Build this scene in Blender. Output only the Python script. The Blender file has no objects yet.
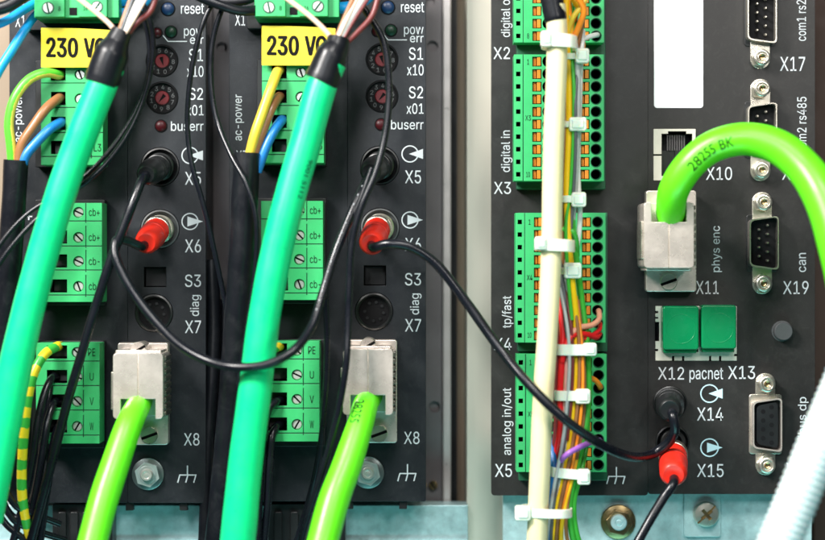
import bpy, bmesh, math, random
from mathutils import Vector, Matrix

random.seed(7)
SC = bpy.context.scene
COL = SC.collection
# ------------------------------------------------------------------ scale
# 1 unit of the drawing grid = 0.3 mm on the front plate of the drives
U = 0.0003
CX, CY, DIST = 412.5, 270.0, 2000.0

# ------------------------------------------------------------------ camera
cd = bpy.data.cameras.new('camera'); cam = bpy.data.objects.new('camera', cd); COL.objects.link(cam)
cam.location = (0, -DIST * U, 0); cam.rotation_euler = (math.pi / 2, 0, 0)
cd.sensor_width = 36; cd.lens = 36 * DIST / 825.0
cd.clip_start = 0.01; cd.clip_end = 20
cd.dof.use_dof = True; cd.dof.focus_distance = (DIST - 25) * U; cd.dof.aperture_fstop = 5.6
SC.camera = cam

# ------------------------------------------------------------------ world, lamps, exposure
w = bpy.data.worlds.new("World"); SC.world = w; w.use_nodes = True
bg = w.node_tree.nodes['Background']; bg.inputs[0].default_value = (0.62, 0.78, 0.82, 1); bg.inputs[1].default_value = 0.05


def area(name, loc, target, sx, sy, power, color):
    l = bpy.data.lights.new(name, 'AREA'); l.shape = 'RECTANGLE'; l.size = sx; l.size_y = sy
    l.energy = power; l.color = color
    o = bpy.data.objects.new(name, l); COL.objects.link(o); o.location = loc
    o.rotation_euler = (Vector(target) - Vector(loc)).to_track_quat('-Z', 'Y').to_euler()
    return o


area('softbox_key', (-0.42, -0.42, 0.40), (0.0, 0, 0.02), 0.17, 0.18, 10.8, (1.0, 0.965, 0.93))
area('softbox_top', (0.05, -0.60, 0.56), (0.03, 0, 0.03), 0.24, 0.14, 4.0, (1.0, 0.975, 0.94))
area('softbox_front', (-0.15, -0.62, 0.24), (-0.06, 0, 0.06), 0.14, 0.12, 1.1, (0.94, 0.97, 1.0))
area('softbox_side', (0.27, -0.62, 0.24), (0.09, 0, 0.05), 0.10, 0.14, 0.8, (1.0, 0.97, 0.92))
area('low_lamp', (0.08, -0.40, -0.50), (0.05, 0, -0.06), 0.5, 0.12, 1.3, (0.30, 1.0, 0.97))
SC.view_settings.view_transform = 'Standard'; SC.view_settings.look = 'None'
SC.view_settings.exposure = 0.0; SC.view_settings.gamma = 1.0
SC.cycles.max_bounces = 8

# ------------------------------------------------------------------ materials
M = {}


def mat(name, color, rough=0.5, metal=0.0, var=0.12, vscale=400.0, bump=0.0, bscale=4000.0, sss=0.0, spec=0.5,
        rvar=0.08, coat=0.0, wear=0.0, wcol=(0.4, 0.4, 0.38), wscale=150.0):
    m = bpy.data.materials.new(name); m.use_nodes = True
    nt = m.node_tree; b = nt.nodes['Principled BSDF']
    b.inputs['Metallic'].default_value = metal
    b.inputs['Specular IOR Level'].default_value = spec
    if coat:
        b.inputs['Coat Weight'].default_value = coat; b.inputs['Coat Roughness'].default_value = 0.2
    tc = nt.nodes.new('ShaderNodeTexCoord')
    n = nt.nodes.new('ShaderNodeTexNoise'); n.inputs['Scale'].default_value = vscale
    n.inputs['Detail'].default_value = 6; n.inputs['Roughness'].default_value = 0.6
    nt.links.new(tc.outputs['Object'], n.inputs['Vector'])
    mx = nt.nodes.new('ShaderNodeMix'); mx.data_type = 'RGBA'
    mx.inputs['A'].default_value = tuple(c * (1 - var) for c in color) + (1,)
    mx.inputs['B'].default_value = tuple(min(1, c * (1 + var)) for c in color) + (1,)
    nt.links.new(n.outputs['Fac'], mx.inputs['Factor'])
    col = mx.outputs['Result']
    if wear:                                                       # dust, smears and fine specks with a shape of their own
        wn = nt.nodes.new('ShaderNodeTexNoise'); wn.inputs['Scale'].default_value = wscale; wn.inputs['Detail'].default_value = 9
        wn.inputs['Roughness'].default_value = 0.72; wn.inputs['Distortion'].default_value = 1.2
        nt.links.new(tc.outputs['Object'], wn.inputs['Vector'])
        wr = nt.nodes.new('ShaderNodeMapRange'); wr.inputs['From Min'].default_value = 0.50; wr.inputs['From Max'].default_value = 0.78
        wr.inputs['To Max'].default_value = wear; nt.links.new(wn.outputs['Fac'], wr.inputs['Value'])
        vo = nt.nodes.new('ShaderNodeTexVoronoi'); vo.inputs['Scale'].default_value = 620; nt.links.new(tc.outputs['Object'], vo.inputs['Vector'])
        vr = nt.nodes.new('ShaderNodeMapRange'); vr.inputs['From Min'].default_value = 0.09; vr.inputs['From Max'].default_value = 0.04
        vr.inputs['To Max'].default_value = wear * 1.1; nt.links.new(vo.outputs['Distance'], vr.inputs['Value'])
        mxx = nt.nodes.new('ShaderNodeMath'); mxx.operation = 'MAXIMUM'
        nt.links.new(wr.outputs['Result'], mxx.inputs[0]); nt.links.new(vr.outputs['Result'], mxx.inputs[1])
        m2 = nt.nodes.new('ShaderNodeMix'); m2.data_type = 'RGBA'; m2.inputs['B'].default_value = tuple(wcol) + (1,)
        nt.links.new(mxx.outputs[0], m2.inputs['Factor']); nt.links.new(col, m2.inputs['A']); col = m2.outputs['Result']
    nt.links.new(col, b.inputs['Base Color'])
    mr = nt.nodes.new('ShaderNodeMapRange')
    mr.inputs['From Min'].default_value = 0.3; mr.inputs['From Max'].default_value = 0.7
    mr.inputs['To Min'].default_value = max(0.03, rough - rvar); mr.inputs['To Max'].default_value = min(1, rough + rvar)
    n2 = nt.nodes.new('ShaderNodeTexNoise'); n2.inputs['Scale'].default_value = vscale * 0.37; n2.inputs['Detail'].default_value = 8
    nt.links.new(tc.outputs['Object'], n2.inputs['Vector'])
    nt.links.new(n2.outputs['Fac'], mr.inputs['Value']); nt.links.new(mr.outputs['Result'], b.inputs['Roughness'])
    if bump:
        n3 = nt.nodes.new('ShaderNodeTexNoise'); n3.inputs['Scale'].default_value = bscale; n3.inputs['Detail'].default_value = 3
        nt.links.new(tc.outputs['Object'], n3.inputs['Vector'])
        bp = nt.nodes.new('ShaderNodeBump'); bp.inputs['Strength'].default_value = bump; bp.inputs['Distance'].default_value = 0.0001
        nt.links.new(n3.outputs['Fac'], bp.inputs['Height']); nt.links.new(bp.outputs['Normal'], b.inputs['Normal'])
    if sss:
        b.inputs['Subsurface Weight'].default_value = sss; b.inputs['Subsurface Scale'].default_value = 0.002
    M[name] = m
    return m


mat('panel_left', (0.012, 0.0145, 0.018), 0.36, spec=0.42, bump=0.35, bscale=5200, var=0.10, wear=0.045, wcol=(0.30, 0.31, 0.32), wscale=420)
mat('panel_right', (0.018, 0.0175, 0.017), 0.38, spec=0.45, bump=0.35, bscale=5200, var=0.10, wear=0.045, wcol=(0.32, 0.31, 0.29), wscale=420)
mat('black_plastic', (0.010, 0.011, 0.012), 0.38)
mat('deep_black', (0.004, 0.004, 0.005), 0.7, spec=0.2)
mat('black_rubber', (0.006, 0.007, 0.010), 0.36, spec=0.35, var=0.2, bump=0.25, bscale=1800, wear=0.08, wcol=(0.2, 0.2, 0.2))
mat('black_wire', (0.006, 0.007, 0.011), 0.27, var=0.2, spec=0.4)
mat('plug_green', (0.036, 0.43, 0.135), 0.42, var=0.07, bump=0.15, bscale=3000, wear=0.30, wcol=(0.06, 0.30, 0.14), wscale=300)
mat('header_green', (0.008, 0.09, 0.04), 0.5)
mat('cable_emerald', (0.004, 0.68, 0.24), 0.34, var=0.06, bump=0.12, bscale=900, wear=0.35, wcol=(0.02, 0.40, 0.16), wscale=220)
mat('cable_lime', (0.13, 0.80, 0.012), 0.36, var=0.06, bump=0.12, bscale=900, sss=0.05, wear=0.40, wcol=(0.10, 0.52, 0.03), wscale=220)
mat('cable_cream', (0.82, 0.73, 0.44), 0.45, var=0.05, bump=0.15, bscale=800, sss=0.05, wear=0.35, wcol=(0.62, 0.54, 0.34), wscale=160)
mat('tie_white', (0.86, 0.86, 0.74), 0.34, var=0.04, sss=0.45)
mat('ink_white', (0.60, 0.64, 0.67), 0.6, var=0.04)
mat('ink_cyan', (0.55, 0.78, 0.86), 0.6, var=0.04)
mat('dial_grey', (0.13, 0.135, 0.14), 0.6)
mat('print_grey', (0.32, 0.34, 0.36), 0.6)
mat('ink_dark', (0.008, 0.025, 0.014), 0.8, spec=0.15)
mat('ink_black', (0.006, 0.006, 0.006), 0.8, spec=0.15)
mat('paper_white', (0.93, 0.94, 0.95), 0.7, var=0.015, wear=0.10, wcol=(0.7, 0.72, 0.74), wscale=120)
mat('label_yellow', (0.85, 0.66, 0.015), 0.45, var=0.05, wear=0.2, wcol=(0.60, 0.46, 0.05), wscale=160)
mat('nickel', (0.70, 0.66, 0.57), 0.30, metal=0.9, var=0.10, bump=0.2, bscale=2500)
mat('hood_metal', (0.80, 0.71, 0.64), 0.30, metal=0.65, var=0.10, bump=0.25, bscale=2600, wear=0.32, wcol=(0.30, 0.26, 0.22), wscale=340)
mat('bolt_metal', (0.46, 0.54, 0.53), 0.36, metal=0.5, var=0.15)
mat('washer_metal', (0.17, 0.20, 0.20), 0.34, metal=0.6, var=0.2)
mat('shaded_grip_metal', (0.20, 0.19, 0.16), 0.4, metal=0.8)  # shade on the hood's ridged side put into a darker metal
mat('screw_metal', (0.66, 0.67, 0.63), 0.32, metal=0.6, var=0.15)
mat('brass', (0.42, 0.32, 0.16), 0.30, metal=1.0, var=0.25)
mat('zinc', (0.52, 0.74, 0.76), 0.42, metal=0.4, var=0.16, vscale=900, bump=0.25, bscale=2500, rvar=0.14, wear=0.45, wcol=(0.20, 0.36, 0.38), wscale=260)
mat('steel_dark', (0.14, 0.13, 0.135), 0.40, metal=0.3, var=0.10)
mat('steel_bright', (0.62, 0.58, 0.56), 0.35, metal=0.5, var=0.08)
mat('wall_cream', (0.30, 0.23, 0.16), 0.6, var=0.05, vscale=60)
mat('upright_cream', (0.70, 0.66, 0.55), 0.55, var=0.06, vscale=60)
mat('post_brown', (0.05, 0.022, 0.014), 0.6)
mat('lever_orange', (0.62, 0.22, 0.02), 0.35, var=0.2, vscale=1200)
mat('red_plastic', (0.78, 0.025, 0.012), 0.38, var=0.05, wear=0.3, wcol=(0.55, 0.04, 0.03), wscale=300)
mat('led_red', (0.045, 0.003, 0.006), 0.35, spec=0.3)
mat('led_green', (0.006, 0.03, 0.016), 0.35, spec=0.3)
mat('button_blue', (0.004, 0.025, 0.08), 0.35)
mat('button_grey', (0.07, 0.075, 0.078), 0.45)
mat('rotor_red', (0.16, 0.012, 0.018), 0.4)
mat('cap_green', (0.002, 0.19, 0.065), 0.28, spec=0.3, var=0.05, bump=0.1, bscale=1500, wear=0.25, wcol=(0.03, 0.22, 0.12), wscale=260)
mat('frame_cream', (0.70, 0.68, 0.58), 0.5)
mat('hose_white', (0.70, 0.82, 0.83), 0.30, var=0.04, sss=0.3)
WIRE = dict(yellow=(0.95, 0.56, 0.01), brown=(0.30, 0.13, 0.05), green=(0.05, 0.42, 0.04), grey=(0.46, 0.48, 0.47),
            white=(0.80, 0.80, 0.76), red=(0.75, 0.014, 0.018), pink=(0.78, 0.42, 0.36), blue=(0.015, 0.19, 0.55),
            orange=(0.90, 0.27, 0.02), purple=(0.36, 0.12, 0.52), skyblue=(0.01, 0.33, 0.72), salmon=(0.78, 0.34, 0.22),
            maroon=(0.17, 0.03, 0.03), slate=(0.10, 0.11, 0.12), peach=(0.80, 0.55, 0.42), ochre=(0.80, 0.56, 0.05))
for k_, c_ in WIRE.items():
    mat('wire_' + k_, c_, 0.33, var=0.08)


def banded(name, c1, c2, mode):
    """two-colour earth wire: bands along the length or a stripe along one side (from the tube's own UV)"""
    m = bpy.data.materials.new(name); m.use_nodes = True; nt = m.node_tree; b = nt.nodes['Principled BSDF']
    b.inputs['Roughness'].default_value = 0.35
    uv = nt.nodes.new('ShaderNodeUVMap'); sep = nt.nodes.new('ShaderNodeSeparateXYZ'); nt.links.new(uv.outputs[0], sep.inputs[0])
    nz = nt.nodes.new('ShaderNodeTexNoise'); nz.inputs['Scale'].default_value = 0.35
    sc = nt.nodes.new('ShaderNodeVectorMath'); sc.operation = 'MULTIPLY'; sc.inputs[1].default_value = (1, 9, 1)
    nt.links.new(uv.outputs[0], sc.inputs[0]); nt.links.new(sc.outputs[0], nz.inputs['Vector'])
    ad = nt.nodes.new('ShaderNodeMath'); ad.operation = 'MULTIPLY_ADD'
    nt.links.new(nz.outputs['Fac'], ad.inputs[0])
    fr = nt.nodes.new('ShaderNodeMath'); fr.operation = 'FRACT'; gt = nt.nodes.new('ShaderNodeMath'); gt.operation = 'GREATER_THAN'
    dv = nt.nodes.new('ShaderNodeMath'); dv.operation = 'DIVIDE'
    if mode == 'bands':
        ad.inputs[1].default_value = 7.0; dv.inputs[1].default_value = 20.0; gt.inputs[1].default_value = 0.5
        nt.links.new(sep.outputs['X'], ad.inputs[2])
    else:
        ad.inputs[1].default_value = 0.06; dv.inputs[1].default_value = 1.0; gt.inputs[1].default_value = 0.55
        nt.links.new(sep.outputs['Y'], ad.inputs[2])
    nt.links.new(ad.outputs[0], dv.inputs[0]); nt.links.new(dv.outputs[0], fr.inputs[0]); nt.links.new(fr.outputs[0], gt.inputs[0])
    mx = nt.nodes.new('ShaderNodeMix'); mx.data_type = 'RGBA'
    mx.inputs['A'].default_value = c1 + (1,); mx.inputs['B'].default_value = c2 + (1,)
    nt.links.new(gt.outputs[0], mx.inputs['Factor']); nt.links.new(mx.outputs['Result'], b.inputs['Base Color'])
    M[name] = m


banded('earth_bands', (0.85, 0.62, 0.02), (0.04, 0.40, 0.05), 'bands')
banded('earth_stripe', (0.78, 0.66, 0.10), (0.10, 0.58, 0.04), 'stripe')


# ------------------------------------------------------------------ mesh building
_TXT = {}
FONT = None
try:
    # the sans-serif that ships inside Blender itself; the built-in font is used when it is missing
    FONT = bpy.data.fonts.load(bpy.utils.system_resource('DATAFILES', path='fonts') + '/Inter.woff2')
except Exception:
    FONT = None


def text_mesh(s, bold=0.0, plain=False):
    key = (s, bold, plain)
    if key in _TXT: return _TXT[key]
    c = bpy.data.curves.new('t', 'FONT'); c.body = s; c.size = 1
    if FONT and not plain: c.font = FONT
    c.offset = bold; c.resolution_u = 4
    o = bpy.data.objects.new('t', c); COL.objects.link(o)
    dg = bpy.context.evaluated_depsgraph_get(); dg.update()
    me = bpy.data.meshes.new_from_object(o.evaluated_get(dg))
    vs = [(v.co.x, v.co.y) for v in me.vertices]; fs = [tuple(p.vertices) for p in me.polygons]
    bpy.data.objects.remove(o); bpy.data.curves.remove(c); bpy.data.meshes.remove(me)
    x0 = min(v[0] for v in vs); x1 = max(v[0] for v in vs); y0 = min(v[1] for v in vs); y1 = max(v[1] for v in vs)
    vs = [((x - x0) / (x1 - x0), (y - y0) / max(1e-6, (y1 - y0))) for x, y in vs]
    _TXT[key] = (vs, fs)
    return _TXT[key]


class MB:
    """collects shapes; coordinates are grid units as seen on the plane at depth df (towards the viewer)"""

    def __init__(self, df=0.0):
        self.bm = bmesh.new(); self.uv = self.bm.loops.layers.uv.new('UVMap')
        self.df = df; self.k = (DIST - df) / DIST

    def q(self, x, y, d):
        return Vector((CX + (x - CX) * self.k, -d, -(CY + (y - CY) * self.k)))

    def faces(self, vs, fs, mi=0):
        bv = [self.bm.verts.new(v) for v in vs]
        for f in fs:
            try:
                fc = self.bm.faces.new([bv[i] for i in f]); fc.material_index = mi; fc.smooth = True
            except ValueError:
                pass

    def prism(self, pts, d0, d1, mi=0, inset=0.0):
        n = len(pts)
        cx = sum(p[0] for p in pts) / n; cy = sum(p[1] for p in pts) / n
        a = [self.q(x, y, d0) for x, y in pts]
        b = [self.q(cx + (x - cx) * (1 - inset), cy + (y - cy) * (1 - inset), d1) for x, y in pts]
        ar = sum(pts[i][0] * pts[(i + 1) % n][1] - pts[(i + 1) % n][0] * pts[i][1] for i in range(n))
        fs = [tuple(range(n))[::-1], tuple(range(n, 2 * n))] + [(i, (i + 1) % n, n + (i + 1) % n, n + i) for i in range(n)]
        if (ar > 0) == (d1 > d0): fs = [f[::-1] for f in fs]
        self.faces(a + b, fs, mi)

    def box(self, x0, x1, y0, y1, d0, d1, mi=0, inset=0.0):
        self.prism([(x0, y0), (x1, y0), (x1, y1), (x0, y1)], d0, d1, mi, inset)

    def rbox(self, x0, x1, y0, y1, r, d0, d1, mi=0, n=5):
        pts = []
        for cx, cy, a0 in ((x1 - r, y0 + r, -90), (x1 - r, y1 - r, 0), (x0 + r, y1 - r, 90), (x0 + r, y0 + r, 180)):
            for i in range(n + 1):
                a = math.radians(a0 + 90 * i / n); pts.append((cx + r * math.cos(a), cy + r * math.sin(a)))
        self.prism(pts, d0, d1, mi)

    def lathe(self, cx, cy, prof, seg=32, mi=0, rot=0.0, caps=True):
        """prof = [(r, d), ...] from the back to the front; closed with caps where r > 0"""
        vs, fs = [], []
        for r, d in prof:
            for i in range(seg):
                a = rot + 2 * math.pi * i / seg
                vs.append(self.q(cx + r * math.cos(a), cy + r * math.sin(a), d))
        for j in range(len(prof) - 1):
            for i in range(seg):
                i2 = (i + 1) % seg
                fs.append((j * seg + i2, j * seg + i, (j + 1) * seg + i, (j + 1) * seg + i2))
        if caps:
            fs.append(tuple(range(seg)))
            fs.append(tuple(range((len(prof) - 1) * seg, len(prof) * seg))[::-1])
        self.faces(vs, fs, mi)

    def cyl(self, cx, cy, r, d0, d1, seg=28, mi=0, rot=0.0):
        self.lathe(cx, cy, [(r, d0), (r, d1)], seg, mi, rot)

    # ---- tubes along a curve; points are (x, y, depth) as seen from the front
    def path(self, pts, n=10):
        P = [Vector((CX + (x - CX) * (DIST - d) / DIST, -d, -(CY + (y - CY) * (DIST - d) / DIST))) for x, y, d in pts]
        P = [P[0] * 2 - P[1]] + P + [P[-1] * 2 - P[-2]]
        out, tt = [], []
        for i in range(1, len(P) - 2):
            p0, p1, p2, p3 = P[i - 1:i + 3]
            t1 = max(1e-3, (p1 - p0).length) ** 0.5; t2 = t1 + max(1e-3, (p2 - p1).length) ** 0.5; t3 = t2 + max(1e-3, (p3 - p2).length) ** 0.5
            for j in range(n):
                t = t1 + (t2 - t1) * j / n
                a1 = p0 * ((t1 - t) / t1) + p1 * (t / t1)
                a2 = p1 * ((t2 - t) / (t2 - t1)) + p2 * ((t - t1) / (t2 - t1))
                a3 = p2 * ((t3 - t) / (t3 - t2)) + p3 * ((t - t2) / (t3 - t2))
                b1 = a1 * ((t2 - t) / t2) + a2 * (t / t2)
                b2 = a2 * ((t3 - t) / (t3 - t1)) + a3 * ((t - t1) / (t3 - t1))
                out.append(b1 * ((t2 - t) / (t2 - t1)) + b2 * ((t - t1) / (t2 - t1))); tt.append(i - 1 + j / n)
        out.append(P[-2]); tt.append(len(pts) - 1)
        return out, tt

    def tube(self, pts, r, seg=16, n=10, mi=0, wob=0.012, rib=None):
        out, tt = self.path(pts, n)
        if isinstance(r, (int, float)): r = [r] * len(pts)
        T = []
        for i in range(len(out)):
            a = out[max(0, i - 1)]; b = out[min(len(out) - 1, i + 1)]; T.append((b - a).normalized())
        N = T[0].cross(Vector((0.31, 0.2, 0.93))).normalized()
        vs, us = [], []; L = 0; ph = random.random() * 9
        self.rings = []
        for i, p in enumerate(out):
            if i: L += (p - out[i - 1]).length
            N = (N - T[i] * N.dot(T[i])).normalized(); B = T[i].cross(N)
            j = min(int(tt[i]), len(r) - 2); f = tt[i] - j
            rr = (r[j] * (1 - f) + r[j + 1] * f) * (DIST + p.y) / DIST
            rr *= 1 + wob * (math.sin(L * 0.11 + ph) + 0.6 * math.sin(L * 0.043 + 2 * ph))
            if rib: rr *= 1 + rib[1] * math.sin(2 * math.pi * L / rib[0])
            self.rings.append((L, p.copy(), T[i].copy(), rr))
            for k in range(seg):
                a = 2 * math.pi * k / seg
                vs.append(p + (N * math.cos(a) + B * math.sin(a)) * rr)
            us.append(L)
        bv = [self.bm.verts.new(v) for v in vs]; m = len(out)
        for i in range(m - 1):
            for k in range(seg):
                k2 = (k + 1) % seg
                f = self.bm.faces.new((bv[i * seg + k], bv[i * seg + k2], bv[(i + 1) * seg + k2], bv[(i + 1) * seg + k]))
                f.smooth = True; f.material_index = mi
                for lp, uvv in zip(f.loops, ((us[i], k / seg), (us[i], (k + 1) / seg), (us[i + 1], (k + 1) / seg), (us[i + 1], k / seg))):
                    lp[self.uv].uv = uvv
        for rng, flip in ((range(seg), True), (range((m - 1) * seg, m * seg), False)):
            vv = [bv[i] for i in rng]
            f = self.bm.faces.new(vv[::-1] if flip else vv); f.material_index = mi; f.smooth = False

    def spin(self, p0, p1, prof, seg=28, mi=0):
        """turned part along the axis p0 -> p1; prof = [(t, r), ...]"""
        a, _ = self.path([p0, p1], 1); a, b = a[0], a[-1]
        T = (b - a).normalized(); N = T.cross(Vector((0, 0, 1))).normalized(); B = T.cross(N)
        vs, fs = [], []
        for t, r in prof:
            for k in range(seg):
                an = 2 * math.pi * k / seg; vs.append(a + (b - a) * t + (N * math.cos(an) + B * math.sin(an)) * r)
        m = len(prof)
        for i in range(m - 1):
            for k in range(seg):
                k2 = (k + 1) % seg; fs.append((i * seg + k, i * seg + k2, (i + 1) * seg + k2, (i + 1) * seg + k))
        fs.append(tuple(range(seg))[::-1]); fs.append(tuple(range((m - 1) * seg, m * seg)))
        self.faces(vs, fs, mi)

    def text(self, s, x0, x1, y0, y1, d, vert=False, mi=0, bold=0.0):
        vs, fs = text_mesh(s, bold)
        if vert: pv = [self.q(x1 - (x1 - x0) * v, y1 - (y1 - y0) * u, d) for u, v in vs]; pv = [self.q(x0 + (x1 - x0) * (1 - v), y1 - (y1 - y0) * u, d) for u, v in vs]
        else: pv = [self.q(x0 + (x1 - x0) * u, y1 - (y1 - y0) * v, d) for u, v in vs]
        self.faces(pv, fs, mi)

    def text_on(self, rings, s, at, length, height, off=0.0, mi=0, flip=False):
        """print on a round cable: wraps the lettering around the sheath"""
        vs, fs = text_mesh(s, plain=True); pv = []
        tb = bmesh.new(); tv = [tb.verts.new((u * length, v * height, 0)) for u, v in vs]
        for f in fs:
            try: tb.faces.new([tv[i] for i in f])
            except ValueError: pass
        bmesh.ops.triangulate(tb, faces=tb.faces[:])
        for _ in range(4):                                         # short edges only, so that strokes follow the round sheath
            ed = [e for e in tb.edges if e.calc_length() > 1.2]
            if not ed: break
            bmesh.ops.subdivide_edges(tb, edges=ed, cuts=1); bmesh.ops.triangulate(tb, faces=tb.faces[:])
        tb.verts.index_update(); vs = [(v.co.x / length, v.co.y / height) for v in tb.verts]
        fs = [tuple(v.index for v in f.verts) for f in tb.faces]; tb.free()
        for u, v in vs:
            v = 1 - v
            if flip: u, v = 1 - u, 1 - v
            L = at + length * u
            j = 0
            while j < len(rings) - 2 and rings[j + 1][0] < L: j += 1
            L0, p0, T0, r0 = rings[j]; L1, p1, T1, r1 = rings[j + 1]; f = (L - L0) / max(1e-6, L1 - L0)
            p = p0.lerp(p1, f); T = T0.lerp(T1, f).normalized(); r = r0 + (r1 - r0) * f
            e = Vector((0, -1, 0)); e = (e - T * e.dot(T)).normalized(); sd = T.cross(e)
            a = (v - 0.5) * height / r + off
            pv.append(p + (e * math.cos(a) + sd * math.sin(a)) * (r + 0.28))
        self.faces(pv, fs, mi)

    def cut(self, other):
        """boolean difference; faces of the cutter keep their material index"""
        obs = []
        for b in (self, other):
            bmesh.ops.recalc_face_normals(b.bm, faces=b.bm.faces[:])
            me = bpy.data.meshes.new('x'); b.bm.to_mesh(me)
            for _ in range(3): me.materials.append(None)
            o = bpy.data.objects.new('x', me); COL.objects.link(o); obs.append(o)
        md = obs[0].modifiers.new('b', 'BOOLEAN'); md.operation = 'DIFFERENCE'; md.object = obs[1]; md.solver = 'EXACT'; md.use_self = True
        dg = bpy.context.evaluated_depsgraph_get(); dg.update()
        me = bpy.data.meshes.new_from_object(obs[0].evaluated_get(dg))
        self.bm.free(); self.bm = bmesh.new(); self.bm.from_mesh(me); self.uv = self.bm.loops.layers.uv.verify()
        for f in self.bm.faces: f.smooth = True
        for o in obs:
            m_ = o.data; bpy.data.objects.remove(o); bpy.data.meshes.remove(m_)
        bpy.data.meshes.remove(me)


def wpos(x, y, d):
    k = (DIST - d) / DIST
    return Vector(((x - CX) * k * U, -d * U, (CY - y) * k * U))


def setp(o, label=None, cat=None, group=None, kind=None):
    if label: o['label'] = label
    if cat: o['category'] = cat
    if group: o['group'] = group
    if kind: o['kind'] = kind
    return o


def thing(name, at, label, cat, group=None):
    o = bpy.data.objects.new(name, None); COL.objects.link(o); o.location = wpos(*at); o.empty_display_size = 0.005
    return setp(o, label, cat, group)


def root_of(o):
    while o.parent: o = o.parent
    return o


def build(name, mb, mats, parent=None, at=None, bevel=0.0, sharp=35, label=None, smooth=True):
    org = root_of(parent).location.copy() if parent else wpos(*at)
    if isinstance(mats, str): mats = [mats]
    for v in mb.bm.verts:
        v.co = Vector(((v.co.x - CX) * U, v.co.y * U, (v.co.z + CY) * U)) - org
    me = bpy.data.meshes.new(name); mb.bm.to_mesh(me); mb.bm.free()
    for m in mats: me.materials.append(M[m])
    o = bpy.data.objects.new(name, me); COL.objects.link(o)
    if parent: o.parent = parent
    else: o.location = org
    if bevel:
        b = o.modifiers.new('bevel', 'BEVEL'); b.width = bevel * U; b.segments = 2; b.limit_method = 'ANGLE'
        b.angle_limit = math.radians(40); b.harden_normals = True; b.use_clamp_overlap = True
    elif smooth:
        me.set_sharp_from_angle(angle=math.radians(sharp))
    if label: o['label'] = label
    return o


def copy_tree(o, parent=None):
    c = o.copy(); COL.objects.link(c); c.parent = parent
    for ch in list(o.children): copy_tree(ch, c)
    return c


def dup(o, dx, dy, d, label):
    c = copy_tree(o); k = (DIST - d) / DIST
    c.location = o.location + Vector((dx * k * U, 0, -dy * k * U)); c['label'] = label
    return c


# ------------------------------------------------------------------ the setting
b = MB(-135); b.box(-260, 560, -200, 760, -160, -135)
setp(build('back_wall', b, 'wall_cream', at=(150, 270, -200)), 'beige painted cabinet back wall behind the dark modules', None, None, 'structure')
b = MB(-62); b.box(466.5, 540, -200, 760, -134, -62)
setp(build('cabinet_upright', b, 'upright_cream', at=(500, 270, -90), bevel=2), 'pale cream upright showing in the gap between the middle drive and the wide controller', 'post')
b = MB(-120); b.box(806, 1000, -200, 760, -210, -120); b.box(812, 860, -200, 760, -120, -112)
setp(build('cabinet_post', b, 'post_brown', at=(880, 270, -160), bevel=1.5), 'dark brown upright post behind the right edge of the wide controller', 'post')

# ------------------------------------------------------------------ small shared builders


def ink_symbol(b, cx, cy, right, d=0.4, mi=0, r=8.6, s=1.0):
    seg = 32; vs, fs = [], []
    for i in range(seg):
        a = 2 * math.pi * i / seg
        for rr in (r, r - 1.15): vs.append(b.q(cx + rr * math.cos(a), cy + rr * math.sin(a), d))
    for i in range(seg):
        j = (i + 1) % seg; fs.append((2 * i + 1, 2 * i, 2 * j, 2 * j + 1))
    b.faces(vs, fs, mi)
    t = [(cx - 2.5, cy - 5), (cx + 13, cy), (cx - 2.5, cy + 5)] if right else [(cx + 13, cy - 5), (cx + 13, cy + 5), (cx - 1, cy)]
    b.faces([b.q(x, y, d + 0.15) for x, y in t], [(2, 1, 0)], mi)


def stroke(b, x0, y0, x1, y1, w, d, mi=0):
    dx, dy = x1 - x0, y1 - y0; L = math.hypot(dx, dy); nx, ny = -dy / L * w / 2, dx / L * w / 2
    b.faces([b.q(x0 + nx, y0 + ny, d), b.q(x1 + nx, y1 + ny, d), b.q(x1 - nx, y1 - ny, d), b.q(x0 - nx, y0 - ny, d)], [(3, 2, 1, 0)], mi)


def earth_symbol(b, x, y, d=0.4, mi=0):
    stroke(b, x, y - 9, x, y, 1.2, d, mi); stroke(b, x - 8, y + 0.4, x + 9, y + 0.4, 1.2, d + 0.1, mi)
    for q_ in (-7.5, 0.5, 8.5): stroke(b, x + q_, y, x + q_ - 2.2, y + 8, 1.2, d + 0.2, mi)


def slot_screw(parent, cx, cy, r, d, ang, df, m='screw_metal', name='screw', depth=5):
    b = MB(df); b.lathe(cx, cy, [(r, d - depth), (r, d - 0.8), (r - 0.8, d)], 24)
    c = MB(df); a = math.radians(ang); ux, uy = math.cos(a), math.sin(a); h = r * 0.17
    c.prism([(cx + ux * r * 1.3 - uy * h, cy + uy * r * 1.3 + ux * h), (cx - ux * r * 1.3 - uy * h, cy - uy * r * 1.3 + ux * h),
             (cx - ux * r * 1.3 + uy * h, cy - uy * r * 1.3 - ux * h), (cx + ux * r * 1.3 + uy * h, cy + uy * r * 1.3 - ux * h)], d - 1.8, d + 3, 1)
    b.cut(c)
    return build(name, b, [m, 'deep_black'], parent)


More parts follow.
